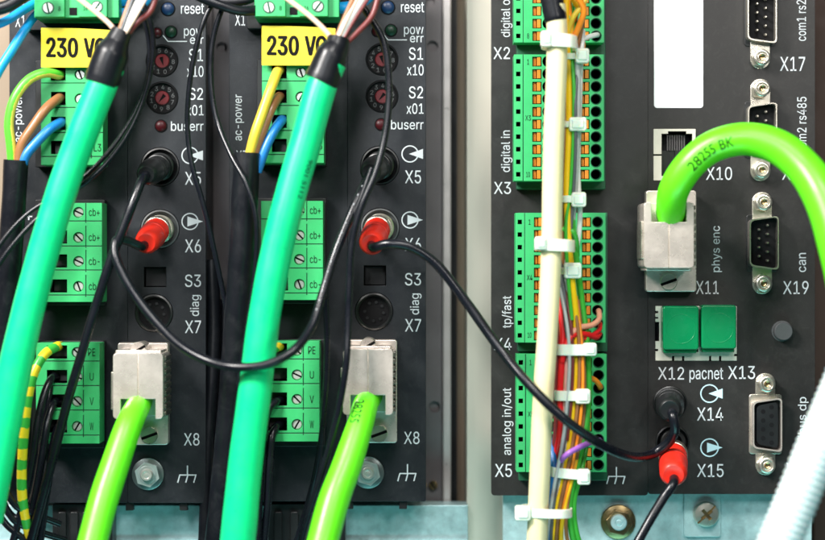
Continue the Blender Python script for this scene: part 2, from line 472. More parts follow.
# ------------------------------------------------------------------ drive module (left one, then a copy)
LAB_L = 'narrow dark grey drive module at the outer end, under two looping blue wires'
LAB_M = 'narrow dark grey drive module beside the pale wall gap, with ridged side'
dm = thing('drive_module', (107, 270, 0), LAB_L, 'drive module', 'narrow drive modules side by side')
b = MB(); b.box(9, 127.6, -60, 503, -14, -1.6); b.rbox(127.6, 206, -60, 503, 2, -14, 0)
c = MB()
c.box(144, 166, 267, 287, -13, 5, 1)
c.cyl(154, 313, 19, -10, 5, 40, 1)
for y_ in (168, 230): c.cyl(160, y_ - 1, 19.5, -9, 5, 40, 1)
for y_ in (61, 98): c.cyl(162, y_, 16.2, -6, 5, 40, 1)
b.cut(c)
build('front_panel', b, ['panel_left', 'deep_black'], dm, bevel=0.7)
b = MB(-90); b.box(12, 238, -60, 506, -134, -92); b.box(209, 213, -60, 506, -92, -86); b.box(232, 240.5, -60, 505, -92, -83, 1)
c = MB(-90)
for hx, hy in ((219, 4), (222, 48), (224, 408)): c.cyl(hx, hy, 5.5, -105, -70, 20, 2)
b2 = MB(-90); b2.box(214, 231, -60, 506, -96, -88); b2.cut(c)
build('side_housing', b, ['steel_dark', 'steel_bright', 'deep_black'], dm, bevel=2.5)
b = MB(-110); b.box(241, 248.5, -60, 506, -134, -112); build('shade_strip', b, 'black_plastic', dm)  # black strip added to draw the shadow line beside the cream upright
build('side_plate', b2, ['steel_dark', 'steel_bright', 'deep_black'], dm, bevel=0.8)
for sx in (211, 222):
    slot_screw(dm, sx, 487, 4.5, -84, 60, -84, 'brass')
b = MB(); b.box(14, 204, 30, 495, -92, -14)
build('core_housing', b, 'black_plastic', dm)
for tx in (129, 183):
    b = MB(); b.box(tx - 4, tx + 4, 503, 511, -12, -4); build('latch_tab', b, 'black_plastic', dm, bevel=0.6)
# lettering
b = MB()
D_ = 0.35
for s, x0, x1, y0, y1 in (('reset', 181, 204, 4, 14), ('pow', 184, 203.5, 28.5, 38.5), ('err', 190, 203.5, 37.5, 44), ('S1', 189, 203, 49, 61.5),
                          ('x10', 187, 203.5, 66, 77), ('S2', 189, 203, 88, 100), ('x01', 186.5, 203.5, 105, 115.5), ('buserr', 171, 203.5, 121.5, 131),
                          ('X5', 185, 201, 172, 185), ('X6', 185, 201, 239.5, 252.5), ('S3', 185, 201, 274.5, 287), ('X7', 185, 201, 320.5, 333), ('X8', 184, 199.5, 433, 445.5)):
    b.text(s, x0, x1, y0, y1, D_, bold=0)
b.text('diag', 190, 201.5, 295, 316, D_, True)
for s, x0, x1, y0, y1 in (('X1', 15, 25, 15, 27), ('+', 25, 32, 213, 220)): b.text(s, x0, x1, y0, y1, D_ - 1.6, bold=0)
b.text('X3', 16, 27, 152, 164, D_ - 1.6); b.text('X4', 16, 27, 318, 330, D_ - 1.6)
b.text('ac-power', 15.5, 24, 96, 142, D_ - 1.6, True); b.text('24 V dc', 16, 24, -40, 6, D_ - 1.6, True)
stroke(b, 163, 35.5, 168, 41.5, 0.9, D_); stroke(b, 168, 41.5, 187, 41.5, 0.9, D_)
ink_symbol(b, 190, 155.5, False, D_); ink_symbol(b, 190, 221.5, True, D_)
earth_symbol(b, 187.5, 474.5, D_)
build('lettering', b, 'ink_white', dm)
# reset button and lights
for nm, cx, cy, r, mm in (('reset_button', 168, 9, 6.2, 'button_blue'), ('indicator_light', 157, 33, 4.6, 'led_red'),
                          ('indicator_light', 171, 32, 5.4, 'led_green'), ('indicator_light', 161, 126, 5.4, 'led_red')):
    b = MB(); b.lathe(cx, cy, [(r + 1.2, -3), (r + 1.2, 0.5), (r + 0.3, 0.9), (r, 0.4)], 28, 1)
    b.lathe(cx, cy, [(r, -2), (r, 1.0), (r * 0.75, 2.2), (r * 0.3, 2.9)], 28, 0)
    build(nm, b, [mm, 'deep_black'], dm)
# rotary switches
for cy, ang in ((61, 75), (98, 130)):
    b = MB(); b.lathe(162, cy, [(16, -6), (16, 0.6), (15, 1.0), (14.2, -2.0), (7.4, -2.0), (7.4, -4.0)], 40, 0)
    for i in range(10):
        a = math.radians(ang + 36 * i); px, py = 162 + 11 * math.cos(a), cy + 11 * math.sin(a)
        b.text(str(i), px - 1.5, px + 1.5, py - 2.2, py + 2.2, -1.8, mi=1)
    sw = build('rotary_switch', b, ['deep_black', 'dial_grey'], dm)
    b = MB(); b.lathe(162, cy, [(7, -4), (7, -1.4), (6.2, -0.8)], 28)
    a = math.radians(ang); ux, uy = math.cos(a), math.sin(a)
    c = MB(); c.prism([(162 + ux * 5.5, cy + uy * 5.5), (162 - ux * 4 - uy * 2, cy - uy * 4 + ux * 2), (162 - ux * 4 + uy * 2, cy - uy * 4 - ux * 2)], -2.4, 3, 1)
    b.cut(c); build('rotor', b, ['rotor_red', 'deep_black'], sw)
# fibre ports
for cy in (168, 230):
    b = MB()
    b.lathe(160, cy - 1, [(19, -9), (19, 0.4), (17.6, 0.8), (16.5, -4), (14, -6), (14, -8)], 40, 0)
    b.lathe(160, cy - 1, [(14, -9), (14, 3), (12.6, 4), (10.5, 4), (10.5, -4)], 36, 1)
    build('fibre_port', b, ['black_plastic' if cy < 200 else 'button_grey', 'black_plastic' if cy < 200 else 'nickel'], dm)
# diagnostic socket
b = MB(); b.lathe(154, 313, [(18.6, -10), (18.6, 1.2), (17, 1.8), (15.5, 0.2), (15.5, -6), (0.5, -6)], 40)
b.cyl(154, 313, 15.4, -7, -5.6, 40, 1)
ds = build('diagnostic_socket', b, ['black_plastic', 'deep_black'], dm)
for i in range(8):
    a = math.radians(-60 + 300 * i / 7 - 90 + 30); b = MB(); b.cyl(154 + 9.5 * math.cos(a), 313 + 9.5 * math.sin(a), 1.5, -6, -4, 10)
    build('contact', b, 'black_plastic', ds)
b = MB(); b.box(145, 165, 268, 286, -13, -8); build('slide_switch', b, 'black_plastic', dm)
# black socket strips behind the green plugs
for x0, x1, y0, y1 in ((38, 107, 62, 168), (38, 107, 200, 305), (34, 106, 340, 447), (28, 118, -40, 32)):
    b = MB(); b.rbox(x0, x1, y0, y1, 1.5, -2, 14); build('socket_strip', b, 'black_plastic', dm, bevel=0.8)
# earth bolt
b = MB(); b.lathe(148, 474, [(6, 0), (6, 12), (5.2, 13), (3.6, 13), (3.0, 12.2), (1.2, 12.6)], 24)
for t in range(5): b.lathe(148, 474, [(6, 7 + t), (6.35, 7.3 + t), (6, 7.6 + t)], 24)
eb = build('earth_bolt', b, 'screw_metal', dm)
b = MB(); b.lathe(148, 474, [(16, -1), (16, 1.5), (15.2, 2)], 40); build('washer', b, 'washer_metal', eb)
b = MB(); b.cyl(148, 474, 12.9, 2, 7.5, 6, rot=0.3); b.lathe(148, 474, [(9.0, 7.4), (9.0, 8.0), (7, 8.2)], 30); build('nut', b, 'bolt_metal', eb, bevel=0.8)
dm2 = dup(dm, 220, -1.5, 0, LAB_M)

# ------------------------------------------------------------------ wide controller on the right
rm = thing('controller_module', (655, 250, 0), 'wide dark grey controller with serial ports and a blank white label', 'controller')
b = MB(); b.rbox(491.5, 648, -60, 495.5, 3, -14, -1.2); b.rbox(648, 815, -60, 494, 3, -14, 0)
c = MB()
c.box(653, 696, 128.5, 181, -13, 5, 1)
c.rbox(655, 737, 305.5, 361, 1, -9, 5, 1)
for cy, cx in ((403, 670), (442, 672.5)): c.cyl(cx, cy, 17, -9, 5, 36, 1)
b.cut(c)
build('front_panel', b, ['panel_right', 'deep_black'], rm, bevel=0.9)
b = MB(); b.box(504, 810, -60, 488, -134, -14); build('core_housing', b, 'black_plastic', rm)
b = MB(); b.rbox(654, 703, -20, 108, 3, 0, 0.8); build('blank_label', b, 'paper_white', rm)
b = MB()
for s, x0, x1, y0, y1 in (('X2', 493.5, 510, 47, 59), ('X3', 494, 511, 182, 194), ('X4', 494, 511.5, 338, 350), ('X5', 495, 512, 464, 477)):
    b.text(s, x0, x1, y0, y1, D_ - 1.2, bold=0)
for s, x0, x1, y0, y1 in (('X10', 706, 732, 167, 180), ('X11', 696, 718.5, 281, 294), ('X17', 780, 805, 57, 71), ('X18', 782, 808, 166, 180), ('X19', 783, 808.5, 281, 294),
                          ('X20', 786, 811.5, 462.5, 475.5), ('X12', 658, 684, 367, 379.5), ('pacnet', 689.5, 723, 368, 382.5), ('X13', 728, 755, 366, 379), ('X14', 697, 723, 407.5, 420.5),
                          ('X15', 697, 723.5, 464, 477)):
    b.text(s, x0, x1, y0, y1, D_, bold=0)
for s, x0, x1, y0, y1 in (('digital out', 501, 512.5, -10, 37), ('digital in', 501, 512.5, 130.5, 172), ('tp/fast', 502, 513.5, 296, 328), ('analog in/out', 502, 513.5, 388, 455)):
    b.text(s, x0, x1, y0, y1, D_ - 1.2, True, bold=0)
for s, x0, x1, y0, y1 in (('com1 rs232', 796.5, 806, -12, 41), ('com2 rs485', 797, 806.5, 97, 153), ('can', 799, 806, 253, 272), ('profibus dp', 797.5, 808.5, 397, 460),
                          ('phys enc', 711.5, 722, 226, 272), ('eth', 716, 724, 141, 158)):
    b.text(s, x0, x1, y0, y1, D_, True, bold=0)
earth_symbol(b, 616.5, 476, D_ - 1.2)
build('lettering', b, 'ink_white', rm)
b = MB(); ink_symbol(b, 709.5, 393.5, False, D_, r=9.3); ink_symbol(b, 709.5, 447.5, True, D_, r=9.3)
build('port_symbol', b, 'ink_cyan', rm)
# network jack
b = MB(); b.box(653.4, 695.6, 129, 180.6, -12, 1.2)
c = MB(); c.box(661.5, 692, 134, 176, -11.5, 5, 1); c.box(668, 686, 131.5, 135, -11.5, 5, 1); c.box(652, 662, 154.4, 155.8, -2, 5, 1)
b.cut(c); nj = build('network_jack', b, ['frame_cream', 'deep_black'], rm, bevel=0.4)
for i in range(8):
    b = MB(); x_ = 668 + i * 2.4; b.box(x_, x_ + 1.2, 134.5, 150, -10, -8.5); build('contact', b, 'steel_dark', nj)
b = MB(); b.box(662, 691, 150, 176, -11.4, -10.8); b.box(676, 691, 150, 172, -10.8, -8); build('jack_insert', b, 'black_plastic', nj)
# serial ports


def dshape(cx, y0, y1, xl, xr, sl=4.0, r=4.5, n=5):
    """D outline: the right side is the long one"""
    base = [(xl, y0 + sl), (xr, y0), (xr, y1), (xl, y1 - sl)]
    out = []; m = len(base)
    for i in range(m):
        p0, p1, p2 = Vector(base[i - 1]), Vector(base[i]), Vector(base[(i + 1) % m])
        a = p1 + (p0 - p1).normalized() * r; c_ = p1 + (p2 - p1).normalized() * r
        for j in range(n + 1):
            t = j / n; out.append(tuple(a * (1 - t) ** 2 + p1 * 2 * t * (1 - t) + c_ * t * t))
    return out


def dsub(parent, cx, cy, female=False, tilt=1.5):
    h = 27.0
    b = MB()
    b.rbox(cx - 10, cx + 10, cy - 51, cy + 51, 9.5, -1, 1.4)
    if female: b.rbox(cx - 16.5, cx + 16.5, cy - 30, cy + 30, 3, -1, 1.6)
    else:
        b.rbox(cx - 15.8, cx + 15.8, cy - 28.5, cy + 28.5, 3, -1, 1.2, 1)
    port = build('serial_port', b, ['nickel', 'black_plastic'], parent, bevel=0.7)
    b = MB(); o_ = dshape(cx, cy - h, cy + h, cx - 14.5, cx + 14.5)
    i_ = dshape(cx, cy - h + 1.3, cy + h - 1.3, cx - 13.3, cx + 13.3)
    n = len(o_); dz = 13
    vs = [b.q(x, y, 0) for x, y in o_] + [b.q(x, y, dz) for x, y in o_] + [b.q(x, y, dz) for x, y in i_] + [b.q(x, y, 1.9) for x, y in i_]
    fs = []
    for i in range(n):
        j = (i + 1) % n
        for k in range(3): fs.append((k * n + j, k * n + i, (k + 1) * n + i, (k + 1) * n + j))
    b.faces(vs, [f[::-1] for f in fs], 0); b.faces([b.q(x, y, 2.4) for x, y in i_], [tuple(range(n))[::-1]], 1)
    if female:
        e_ = dshape(cx, cy - h + 4, cy + h - 4, cx - 10.5, cx + 10.5)
        b.prism(e_, 2.3, 11.5, 1)
    bmesh.ops.recalc_face_normals(b.bm, faces=b.bm.faces[:])
    build('shell', b, ['nickel' if not female else 'hood_metal', 'deep_black' if not female else 'black_plastic'], port)
    for k in range(9):
        x, y = (cx + 4.2, cy - 17.6 + 8.8 * k) if k < 5 else (cx - 4.2, cy - 13.2 + 8.8 * (k - 5))
        b = MB()
        if female:
            b.lathe(x, y, [(2.3, 11.4), (2.3, 11.7)], 14); build('pin_hole', b, 'deep_black', port)
        else:
            b.lathe(x, y, [(1.35, 2), (1.35, 9), (0.7, 10)], 10); build('pin', b, 'nickel', port)
    for s_ in (-1, 1):
        x, y = cx, cy + s_ * 40.5
        b = MB(); b.cyl(x, y, 9.6, 1.4, 5, 6, rot=0.2); b.lathe(x, y, [(8.2, 4.9), (8.2, 12), (7, 12.8), (5.4, 12.8), (5.2, 12.0), (4.6, 11.0), (4.2, 12), (3.2, 12.2), (3, 6)], 28)
        js = build('jack_screw', b, 'nickel', port, bevel=0.4)
        b = MB(); b.lathe(x, y, [(2.9, 5.5), (2.9, 9), (2.0, 8.4)], 20); build('thread_bore', b, 'brass', js)


dsub(rm, 760, 18); dsub(rm, 760.3, 130); dsub(rm, 762, 243); dsub(rm, 765.3, 424, True)
# pacnet ports with green dust caps
b = MB(); b.box(655.4, 736.6, 306, 360.6, -8, 1.0)
c = MB()
for x0, x1, y0, y1 in ((664, 698, 309, 352), (702, 734, 309, 352), (654, 659, 322, 341), (672, 674, 356, 363), (682, 684, 356, 363), (709, 711, 356, 363), (719, 721, 356, 363), (654, 658, 311, 313), (654, 658, 317, 318.5), (654, 658, 349, 351), (734, 738, 354, 356)):
    c.box(x0, x1, y0, y1, -7, 5, 1)
b.cut(c); pf = build('pacnet_port', b, ['frame_cream', 'deep_black'], rm, bevel=0.3)
for x0, x1, y0, y1 in ((663, 699, 306, 350), (701.5, 736.5, 305, 349)):
    b = MB(20); b.rbox(x0, x1, y0, y1, 3, -6, 20)
    b2 = MB(20); b2.rbox(x0 + 1, x1 - 1, y1 - 6, y1 + 3.5, 2, -6, 14)
    build('dust_cap', b, 'cap_green', pf, bevel=1.8)
    build('dust_cap_skirt', b2, 'cap_green', pf, bevel=1.5)
    b = MB(20); cx, cy = (x0 + x1) / 2, (y0 + y1) / 2 + 1
    b.lathe(cx, cy, [(15.2, 19.5), (15.0, 20.12), (14.6, 20.2), (14.3, 20.12), (14.2, 20.05)], 44)
    build('cap_ring', b, 'cap_green', pf)
for cx, cy in ((670, 403), (672.5, 442)):
    b = MB(); b.lathe(cx, cy, [(16.8, -9), (16.8, 0.6), (15.5, 1.2), (14.5, -3), (13, -4), (13, -8)], 36, 0); b.lathe(cx, cy, [(12.6, -9), (12.6, 5), (11.4, 6), (9, 6), (9, -4)], 32, 0)
    build('fibre_port', b, 'black_plastic', rm)
b = MB(); b.lathe(782, 331, [(10.4, -1), (10.4, 0.6), (9.4, 0.8), (9.2, 9), (8.4, 10)], 36); build('push_button', b, 'button_grey', rm)
for x0, x1, y0, y1 in ((516, 604, -50, 54), (516, 604, 52, 190), (517, 606, 212, 351), (518, 606, 352, 479)):
    b = MB(); b.rbox(x0, x1, y0 + 1, y1, 1, -2, 16); build('socket_strip', b, 'header_green', rm, bevel=0.8)

# ------------------------------------------------------------------ zinc plates below
mp = thing('mounting_plate', (660, 520, -30), 'blue-tinted zinc plate with bolts below the wide controller', 'mounting plate')
b = MB(-24); b.box(503, 812, 480, 620, -40, -24); build('plate', b, 'zinc', mp, bevel=1)
b = MB(-20); b.rbox(684, 721, 470, 537, 3, -24, -20.5); build('bracket', b, 'zinc', mp, bevel=0.6)
b = MB(-18); b.lathe(706, 514, [(12.8, -20.5), (12.8, -16), (11.5, -13.5), (6, -12.4)], 40)
c = MB(-18)
for a0 in (50, 140):
    a = math.radians(a0); ux, uy = math.cos(a), math.sin(a); l = 6.5
    c.prism([(706 + ux * l - uy * 1.7, 514 + uy * l + ux * 1.7), (706 - ux * l - uy * 1.7, 514 - uy * l + ux * 1.7), (706 - ux * l + uy * 1.7, 514 - uy * l - ux * 1.7), (706 + ux * l + uy * 1.7, 514 + uy * l - ux * 1.7)], -17, -8, 1)
a = math.radians(-45); ux, uy = math.cos(a), math.sin(a)
c2 = MB(-18); c2.prism([(706 + ux * 14 - uy * 0.9, 514 + uy * 14 + ux * 0.9), (706 - ux * 14 - uy * 0.9, 514 - uy * 14 + ux * 0.9), (706 - ux * 14 + uy * 0.9, 514 - uy * 14 - ux * 0.9), (706 + ux * 14 + uy * 0.9, 514 + uy * 14 - ux * 0.9)], -15.2, -8, 1)
b.cut(c); b.cut(c2); build('cross_screw', b, ['nickel', 'brass'], mp)
b = MB(-20); b.lathe(618.5, 522, [(17.5, -24), (17.5, -21), (16.5, -20.4)], 40, 1); b.cyl(618.5, 522, 13.5, -20.4, -13, 6, 1, rot=0.2)
bolt = build('hex_bolt', b, ['zinc', 'brass'], mp, bevel=0.8)
b = MB(-12); b.lathe(618.5, 522, [(8, -14), (8, -7), (7, -6), (4, -6), (3.4, -6.8), (2.2, -6.4)], 30); build('stud', b, 'zinc', bolt)
b = MB(-40); b.box(-30, 468, 505, 620, -75, -40); b.box(-30, 468, 540, 548, -40, -34)
pl = build('mounting_rail', b, 'zinc', at=(230, 540, -50), bevel=1)
setp(pl, 'teal-tinted zinc rail running below the two narrow drive modules', 'mounting rail')
for i, (x0, x1) in enumerate(((52, 112), (268, 345))):
    t = thing('underside_connector', ((x0 + x1) / 2, 525, -20), ('black plastic connector below the outer drive module' if i == 0 else 'black plastic connector below the module beside the pale wall gap'), 'connector', 'black connectors below the drives')
    b = MB(-10); b.rbox(x0, x1, 504, 590, 2, -40, -12); build('housing', b, 'black_plastic', t, bevel=1)
    for k in range(4):
        b = MB(-8); xx = x0 + 6 + k * (x1 - x0 - 12) / 4; b.rbox(xx, xx + 8, 512, 580, 2, -13, -8); build('lever', b, 'black_plastic', t, bevel=0.8)

# ------------------------------------------------------------------ green screw-terminal plugs


def screw_plug(label, x0, x1, y0, y1, rows, ox, sx, lx, texts, df=45, group='green screw terminal plugs', opens=13, hidden=()):
    t = thing('terminal_plug', ((x0 + x1) / 2, (y0 + y1) / 2, df), label, 'terminal plug', group)
    b = MB(df); b.box(x0, x1, y0, y1, 14, df); c = MB(df)
    for y in rows:
        c.box(ox[0], ox[1], y - opens / 2, y + opens / 2, df - 24, df + 5, 1)
        c.cyl(sx, y + 0.5, 5.4, df - 6, df + 5, 24, 0)
        yb = y + opens / 2 + 2.2
        c.box(x0 - 2, x1 + 2, yb, yb + 0.8, df - 0.8, df + 4, 2)
        c.box(lx, lx + 0.8, y - 11, y + 11, df - 0.7, df + 4, 2)
    b.cut(c); build('body', b, ['plug_green', 'deep_black', 'header_green'], t, bevel=0.5)
    for i, y in enumerate(rows):
        slot_screw(t, sx, y + 0.5, 4.9, df - 1.8, random.choice((25, 120, 70, 160, 45)), df)
        if i < len(texts) and texts[i]:
            b = MB(df); s = texts[i]; w_ = 3.2 * len(s) if len(s) < 3 else 10; xm = (lx + x1) / 2 + 0.5
            b.text(s, xm - w_ / 2 - 0.4, xm + w_ / 2 + 0.4, y - 3.6, y + 4.0, df + 0.3, bold=0)
            build('lettering', b, 'ink_dark', t)
        b = MB(df); b.box(ox[0] + 1, ox[1] - 1, y - opens / 2 + 1, y + opens / 2 - 1, df - 23, df - 16); build('wire_clamp', b, 'steel_dark', t, bevel=0.6)
    return t


p1 = screw_plug('green ac-power plug under a yellow label, on the module with blue wires', 41, 103, 60, 165, (74, 98.5, 123.5, 147.5), (51, 65.5), 80, 91, ('PE', 'N', 'L1', 'L3'))
dup(p1, 221, -2, 45, 'green ac-power plug under a yellow label, on the module beside the wall gap')
p2 = screw_plug('green plug marked cb above the yellow-green banded wire', 40, 102, 203, 302, (212, 237, 261, 286), (50, 67), 78.5, 85.5, ('cb+', 'cb+', 'cb-', 'cb-'))
dup(p2, 221, -2, 45, 'green plug marked cb above the plug of two bare black wires')
p3 = screw_plug('green motor plug holding the yellow-green banded wire', 36, 99.5, 343, 443.5, (352, 376.5, 401, 426), (47, 67), 77, 83, ('PE', 'U', 'V', 'W'), opens=13)
dup(p3, 220, -2, 45, 'green motor plug half covered by the emerald cable')


def top_plug(label):
    df = 65; t = thing('terminal_plug', (76, 0, df), label, 'terminal plug', 'green screw terminal plugs')
    b = MB(df); b.box(33, 118, -45, 17, 14, df - 6); b.box(34.5, 64.5, -45, 17, df - 6, df); b.box(78.5, 107, -45, 17, df - 6, df)
    c = MB(df); c.box(69, 76, 7, 14, df - 30, df + 4, 1)
    build('body', b, ['plug_green', 'deep_black'], t, bevel=0.7)
    b = MB(df); b.box(68.5, 76, 7, 14.5, df - 7, df - 5.5); build('test_point', b, 'deep_black', t)
    for x, y in ((48, 8), (97, 7), (48, -18), (97, -18)):
        b = MB(df); b.lathe(x, y, [(6.2, df - 1), (6.2, df + 0.15)], 28); build('screw_well', b, 'header_green', t)
        slot_screw(t, x, y, 5.4, df + 0.8, 30 + x, df)
    b = MB(df); b.text('8', 58.3, 60.6, 6.5, 11, df + 0.3); b.text('16', 83.5, 87.3, 6.5, 10.5, df + 0.3); build('lettering', b, 'ink_dark', t)
    return t


tp = top_plug('green plug above a yellow label, with looping blue wires entering its side')
dup(tp, 221, -0.5, 65, 'green plug above a yellow label, with black cables entering its side')

# ------------------------------------------------------------------ yellow warning labels
yl = thing('warning_label', (75, 47, 50), 'yellow 230 V label on the plug below the looping blue wires', 'label', 'yellow voltage labels')
b = MB(55); n = 12; vs, fs = [], []
for i in range(n + 1):
    f = i / n; x = 40.5 + 74 * f
    for y in (27.5 + 3.5 * f * f, 67 + 0.5 * f):
        for dd in (0, -0.8): vs.append(b.q(x, y, 52 + 7 * f * f + dd))
for i in range(n):
    a = 4 * i; fs += [(a, a + 2, a + 6, a + 4), (a + 1, a + 5, a + 7, a + 3), (a, a + 4, a + 5, a + 1), (a + 2, a + 3, a + 7, a + 6)]
fs += [(0, 1, 3, 2), (4 * n, 4 * n + 2, 4 * n + 3, 4 * n + 1)]
b.faces(vs, fs); bmesh.ops.recalc_face_normals(b.bm, faces=b.bm.faces[:]); build('sheet', b, 'label_yellow', yl)
b = MB(55)
for s, x0, x1 in (('230', 46.5, 77), ('VOLT', 84.5, 124)):
    vs, fs = text_mesh(s)
    for k_, (ox_, oy_) in enumerate(((0, 0), (-1, 0), (1, 0), (-0.55, -0.5), (0.55, -0.5), (-0.55, 0.5), (0.55, 0.5))):
        pv = []
        for u, v in vs:
            x = x0 + (x1 - x0) * u + ox_; f = (x - 40.5) / 74; y = 56.5 - 19 * v + 1.2 * f + oy_
            pv.append(b.q(x, y, 52.25 + 0.04 * k_ + 7 * f * f))
        if s == 'VOLT':
            lim = b.q(113, 0, 55).x; keep = [g for g in fs if max(pv[i].x for i in g) < lim]
            b.faces(pv, keep)
        else: b.faces(pv, fs)
build('lettering', b, 'ink_black', yl)
dup(yl, 221, -2, 55, 'yellow 230 V label on the plug below the black cables')

# ------------------------------------------------------------------ green spring-terminal plugs on the controller


def spring_plug(label, x0, y0, y1, rows, texts, df=40):
    t = thing('spring_terminal_plug', (x0 + 45, (y0 + y1) / 2, df), label, 'terminal plug', 'green spring terminal plugs with orange levers')
    x1 = x0 + 90; b = MB(df); b.box(x0, x1, y0, y1, 16, df); c = MB(df)
    for y in rows:
        c.box(x0 + 2.2, x0 + 6.4, y - 2.2, y + 2.2, df - 12, df + 4, 1)
        c.box(x0 + 18.5, x0 + 27.5, y - 4.6, y + 5.0, df - 9, df + 4, 2)
        c.box(x0 + 66.5, x0 + 75.5, y - 4.6, y + 5.0, df - 9, df + 4, 2)
        c.cyl(x0 + 82, y, 5.1, df - 22, df + 4, 24, 1); c.cyl(x0 + 34, y, 5.5, df - 22, df + 4, 24, 1)
    c.box(x0 + 8.8, x0 + 9.5, y0 - 3, y1 + 3, df - 0.8, df + 4, 2)
    b.cut(c); build('body', b, ['plug_green', 'deep_black', 'header_green'], t, bevel=0.45)
    for y in rows:
        for lx in (x0 + 19.2, x0 + 67.2):
            b = MB(df); b.box(lx, lx + 3.0, y - 4.2, y + 4.4, df - 9, df - 2.6); b.box(lx + 3.8, lx + 7.6, y - 4.2, y + 4.4, df - 9, df - 0.6)
            build('lever', b, 'lever_orange', t, bevel=0.5)
        b = MB(df)
        b.lathe(x0 + 82, y, [(5.0, df - 1.5), (5.7, df + 0.2), (5.2, df + 0.25), (4.7, df - 0.6), (4.5, df - 4)], 28, caps=False); build('wire_funnel', b, 'header_green', t)
    b = MB(df)
    for s, y in texts:
        w_ = 1.9 * len(s) if s[0] != 'X' else 5.5; b.text(s, x0 + 14 - w_ / 2, x0 + 14 + w_ / 2, y - 2.6, y + 2.6, df + 0.3)
    build('lettering', b, 'ink_dark', t)
    return t


spring_plug('green spring plug marked digital out, topmost and cut off by the frame', 514, -60, 42.5, [36 - 12.5 * i for i in range(7)], (('8', 36),))
spring_plug('green spring plug beside the words digital in', 514, 54.5, 181, [61.5 + 12.55 * i for i in range(10)], (('1', 62), ('X3', 118), ('10', 174.5)))
spring_plug('green spring plug beside the words tp/fast, with red wires at its foot', 515.5, 213, 342.5, [222 + 12.6 * i for i in range(10)], (('1', 222), ('X4', 277.5), ('10', 335)))
spring_plug('green spring plug beside the words analog in/out, crossed by a black cable', 516.5, 354, 472, [362.5 + 12.8 * i for i in range(9)], (('1', 362.5), ('X5', 414), ('9', 464)))

# ------------------------------------------------------------------ cables with metal connector hoods


def hood(parent, X, Y, s, fa, fb):
    """die-cast hood; s = 1: the cable leaves downwards, s = -1: upwards. (X, Y) = middle of the body"""
    df = 75

    def yy(v): return Y + s * v
    b = MB(df)
    ya, yb = sorted((yy(-33), yy(33)))
    b.rbox(X - 25, X + 25, ya, yb, 4, 18, df)
    c = MB(df); y0, y1 = sorted((yy(13), yy(50))); c.box(X - 17.5, X + 17.5, y0, y1, 34, df + 9, 0)
    b.cut(c)
    c = MB(df); y0, y1 = sorted((yy(-36), yy(14))); c.box(X - 0.5, X + 0.5, y0, y1, df - 1.0, df + 9, 0); b.cut(c)
    h = build('connector_hood', b, 'hood_metal', parent, bevel=2.0)
    b = MB(30); b.rbox(X - 22, X + 29, fa, fb, 3, 6, 20); build('flange', b, 'hood_metal', h, bevel=1.2)
    b = MB(df - 10)
    y0, y1 = sorted((yy(-36), yy(-31))); b.box(X - 23, X + 23, y0, y1, 18, df - 12)
    build('rim', b, 'hood_metal', h, bevel=1.2)
    for k in range(9):
        b = MB(df - 8); yk = Y - 30 + 7 * k; b.box(X + 24.0, X + 27.6, yk, yk + 4.6, 20, df - 14); build('grip_ridge', b, 'shaded_grip_metal', h, bevel=0.8)
    b = MB(df - 5); b.box(X - 27.5, X - 24.5, Y - 14, Y + 24, 30, df - 8); build('side_clip', b, 'nickel', h, bevel=0.8)
    slot_screw(h, X + (11 if s > 0 else 0), fb - 10, 8.5, 27, 160, 27, 'nickel', depth=8)
    slot_screw(h, X + 0, Y - 36, 8.0, 58, 150, 58, 'hood_metal', depth=40)
    return h


GE = 'lime cables with metal connector hoods'
t = thing('connector_cable', (138, 385, 40), 'lime cable with pale metal hood on the module with blue wires', 'connector cable', GE)
hood(t, 138, 386, 1, 343, 446)
b = MB(); b.tube([(142, 400, 38), (137, 408, 72), (129, 425, 92), (115, 465, 110), (103, 502, 125), (88, 560, 145)], [11, 12.5, 13.5, 14.5, 14.8, 14.8], 44, wob=0.006)
build('sheath', b, 'cable_lime', t)
t = thing('connector_cable', (366, 383, 40), 'lime cable with pale metal hood beside the pale wall gap', 'connector cable', GE)
hood(t, 368, 382, 1, 340, 444)
b = MB(); b.tube([(372, 396, 38), (366, 404, 72), (360, 425, 92), (347, 465, 110), (334, 500, 125), (318, 560, 145)], [11, 12.5, 13.5, 15, 15.6, 16], 44, wob=0.006)
rg = b.rings; build('sheath', b, 'cable_lime', t)
b = MB(); b.text_on(rg, '28255', 44, 24, 10, 0.55, flip=False); build('lettering', b, 'ink_dark', t)
t = thing('connector_cable', (670, 240, 40), 'lime cable arching over from a metal hood on the wide controller', 'connector cable', GE)
hood(t, 669, 235, -1, 190, 292)
b = MB(); b.tube([(670, 224, 40), (670.5, 213, 66), (674, 190, 88), (688, 167, 98), (712, 147, 104), (745, 139, 112), (778, 147, 122), (804, 168, 135), (823, 197, 150), (840, 245, 165), (852, 300, 175), (858, 360, 180)],
                 [11, 14.5, 15.5, 15.8, 16, 16.5, 17.5, 18.5, 20, 22, 23, 24], 56, n=16, wob=0.004)
rg = b.rings; build('sheath', b, 'cable_lime', t)
b = MB(); b.text_on(rg, '28255 BK', 88, 50, 9.5, 0.10); build('lettering', b, 'ink_black', t)

# ------------------------------------------------------------------ emerald control cables


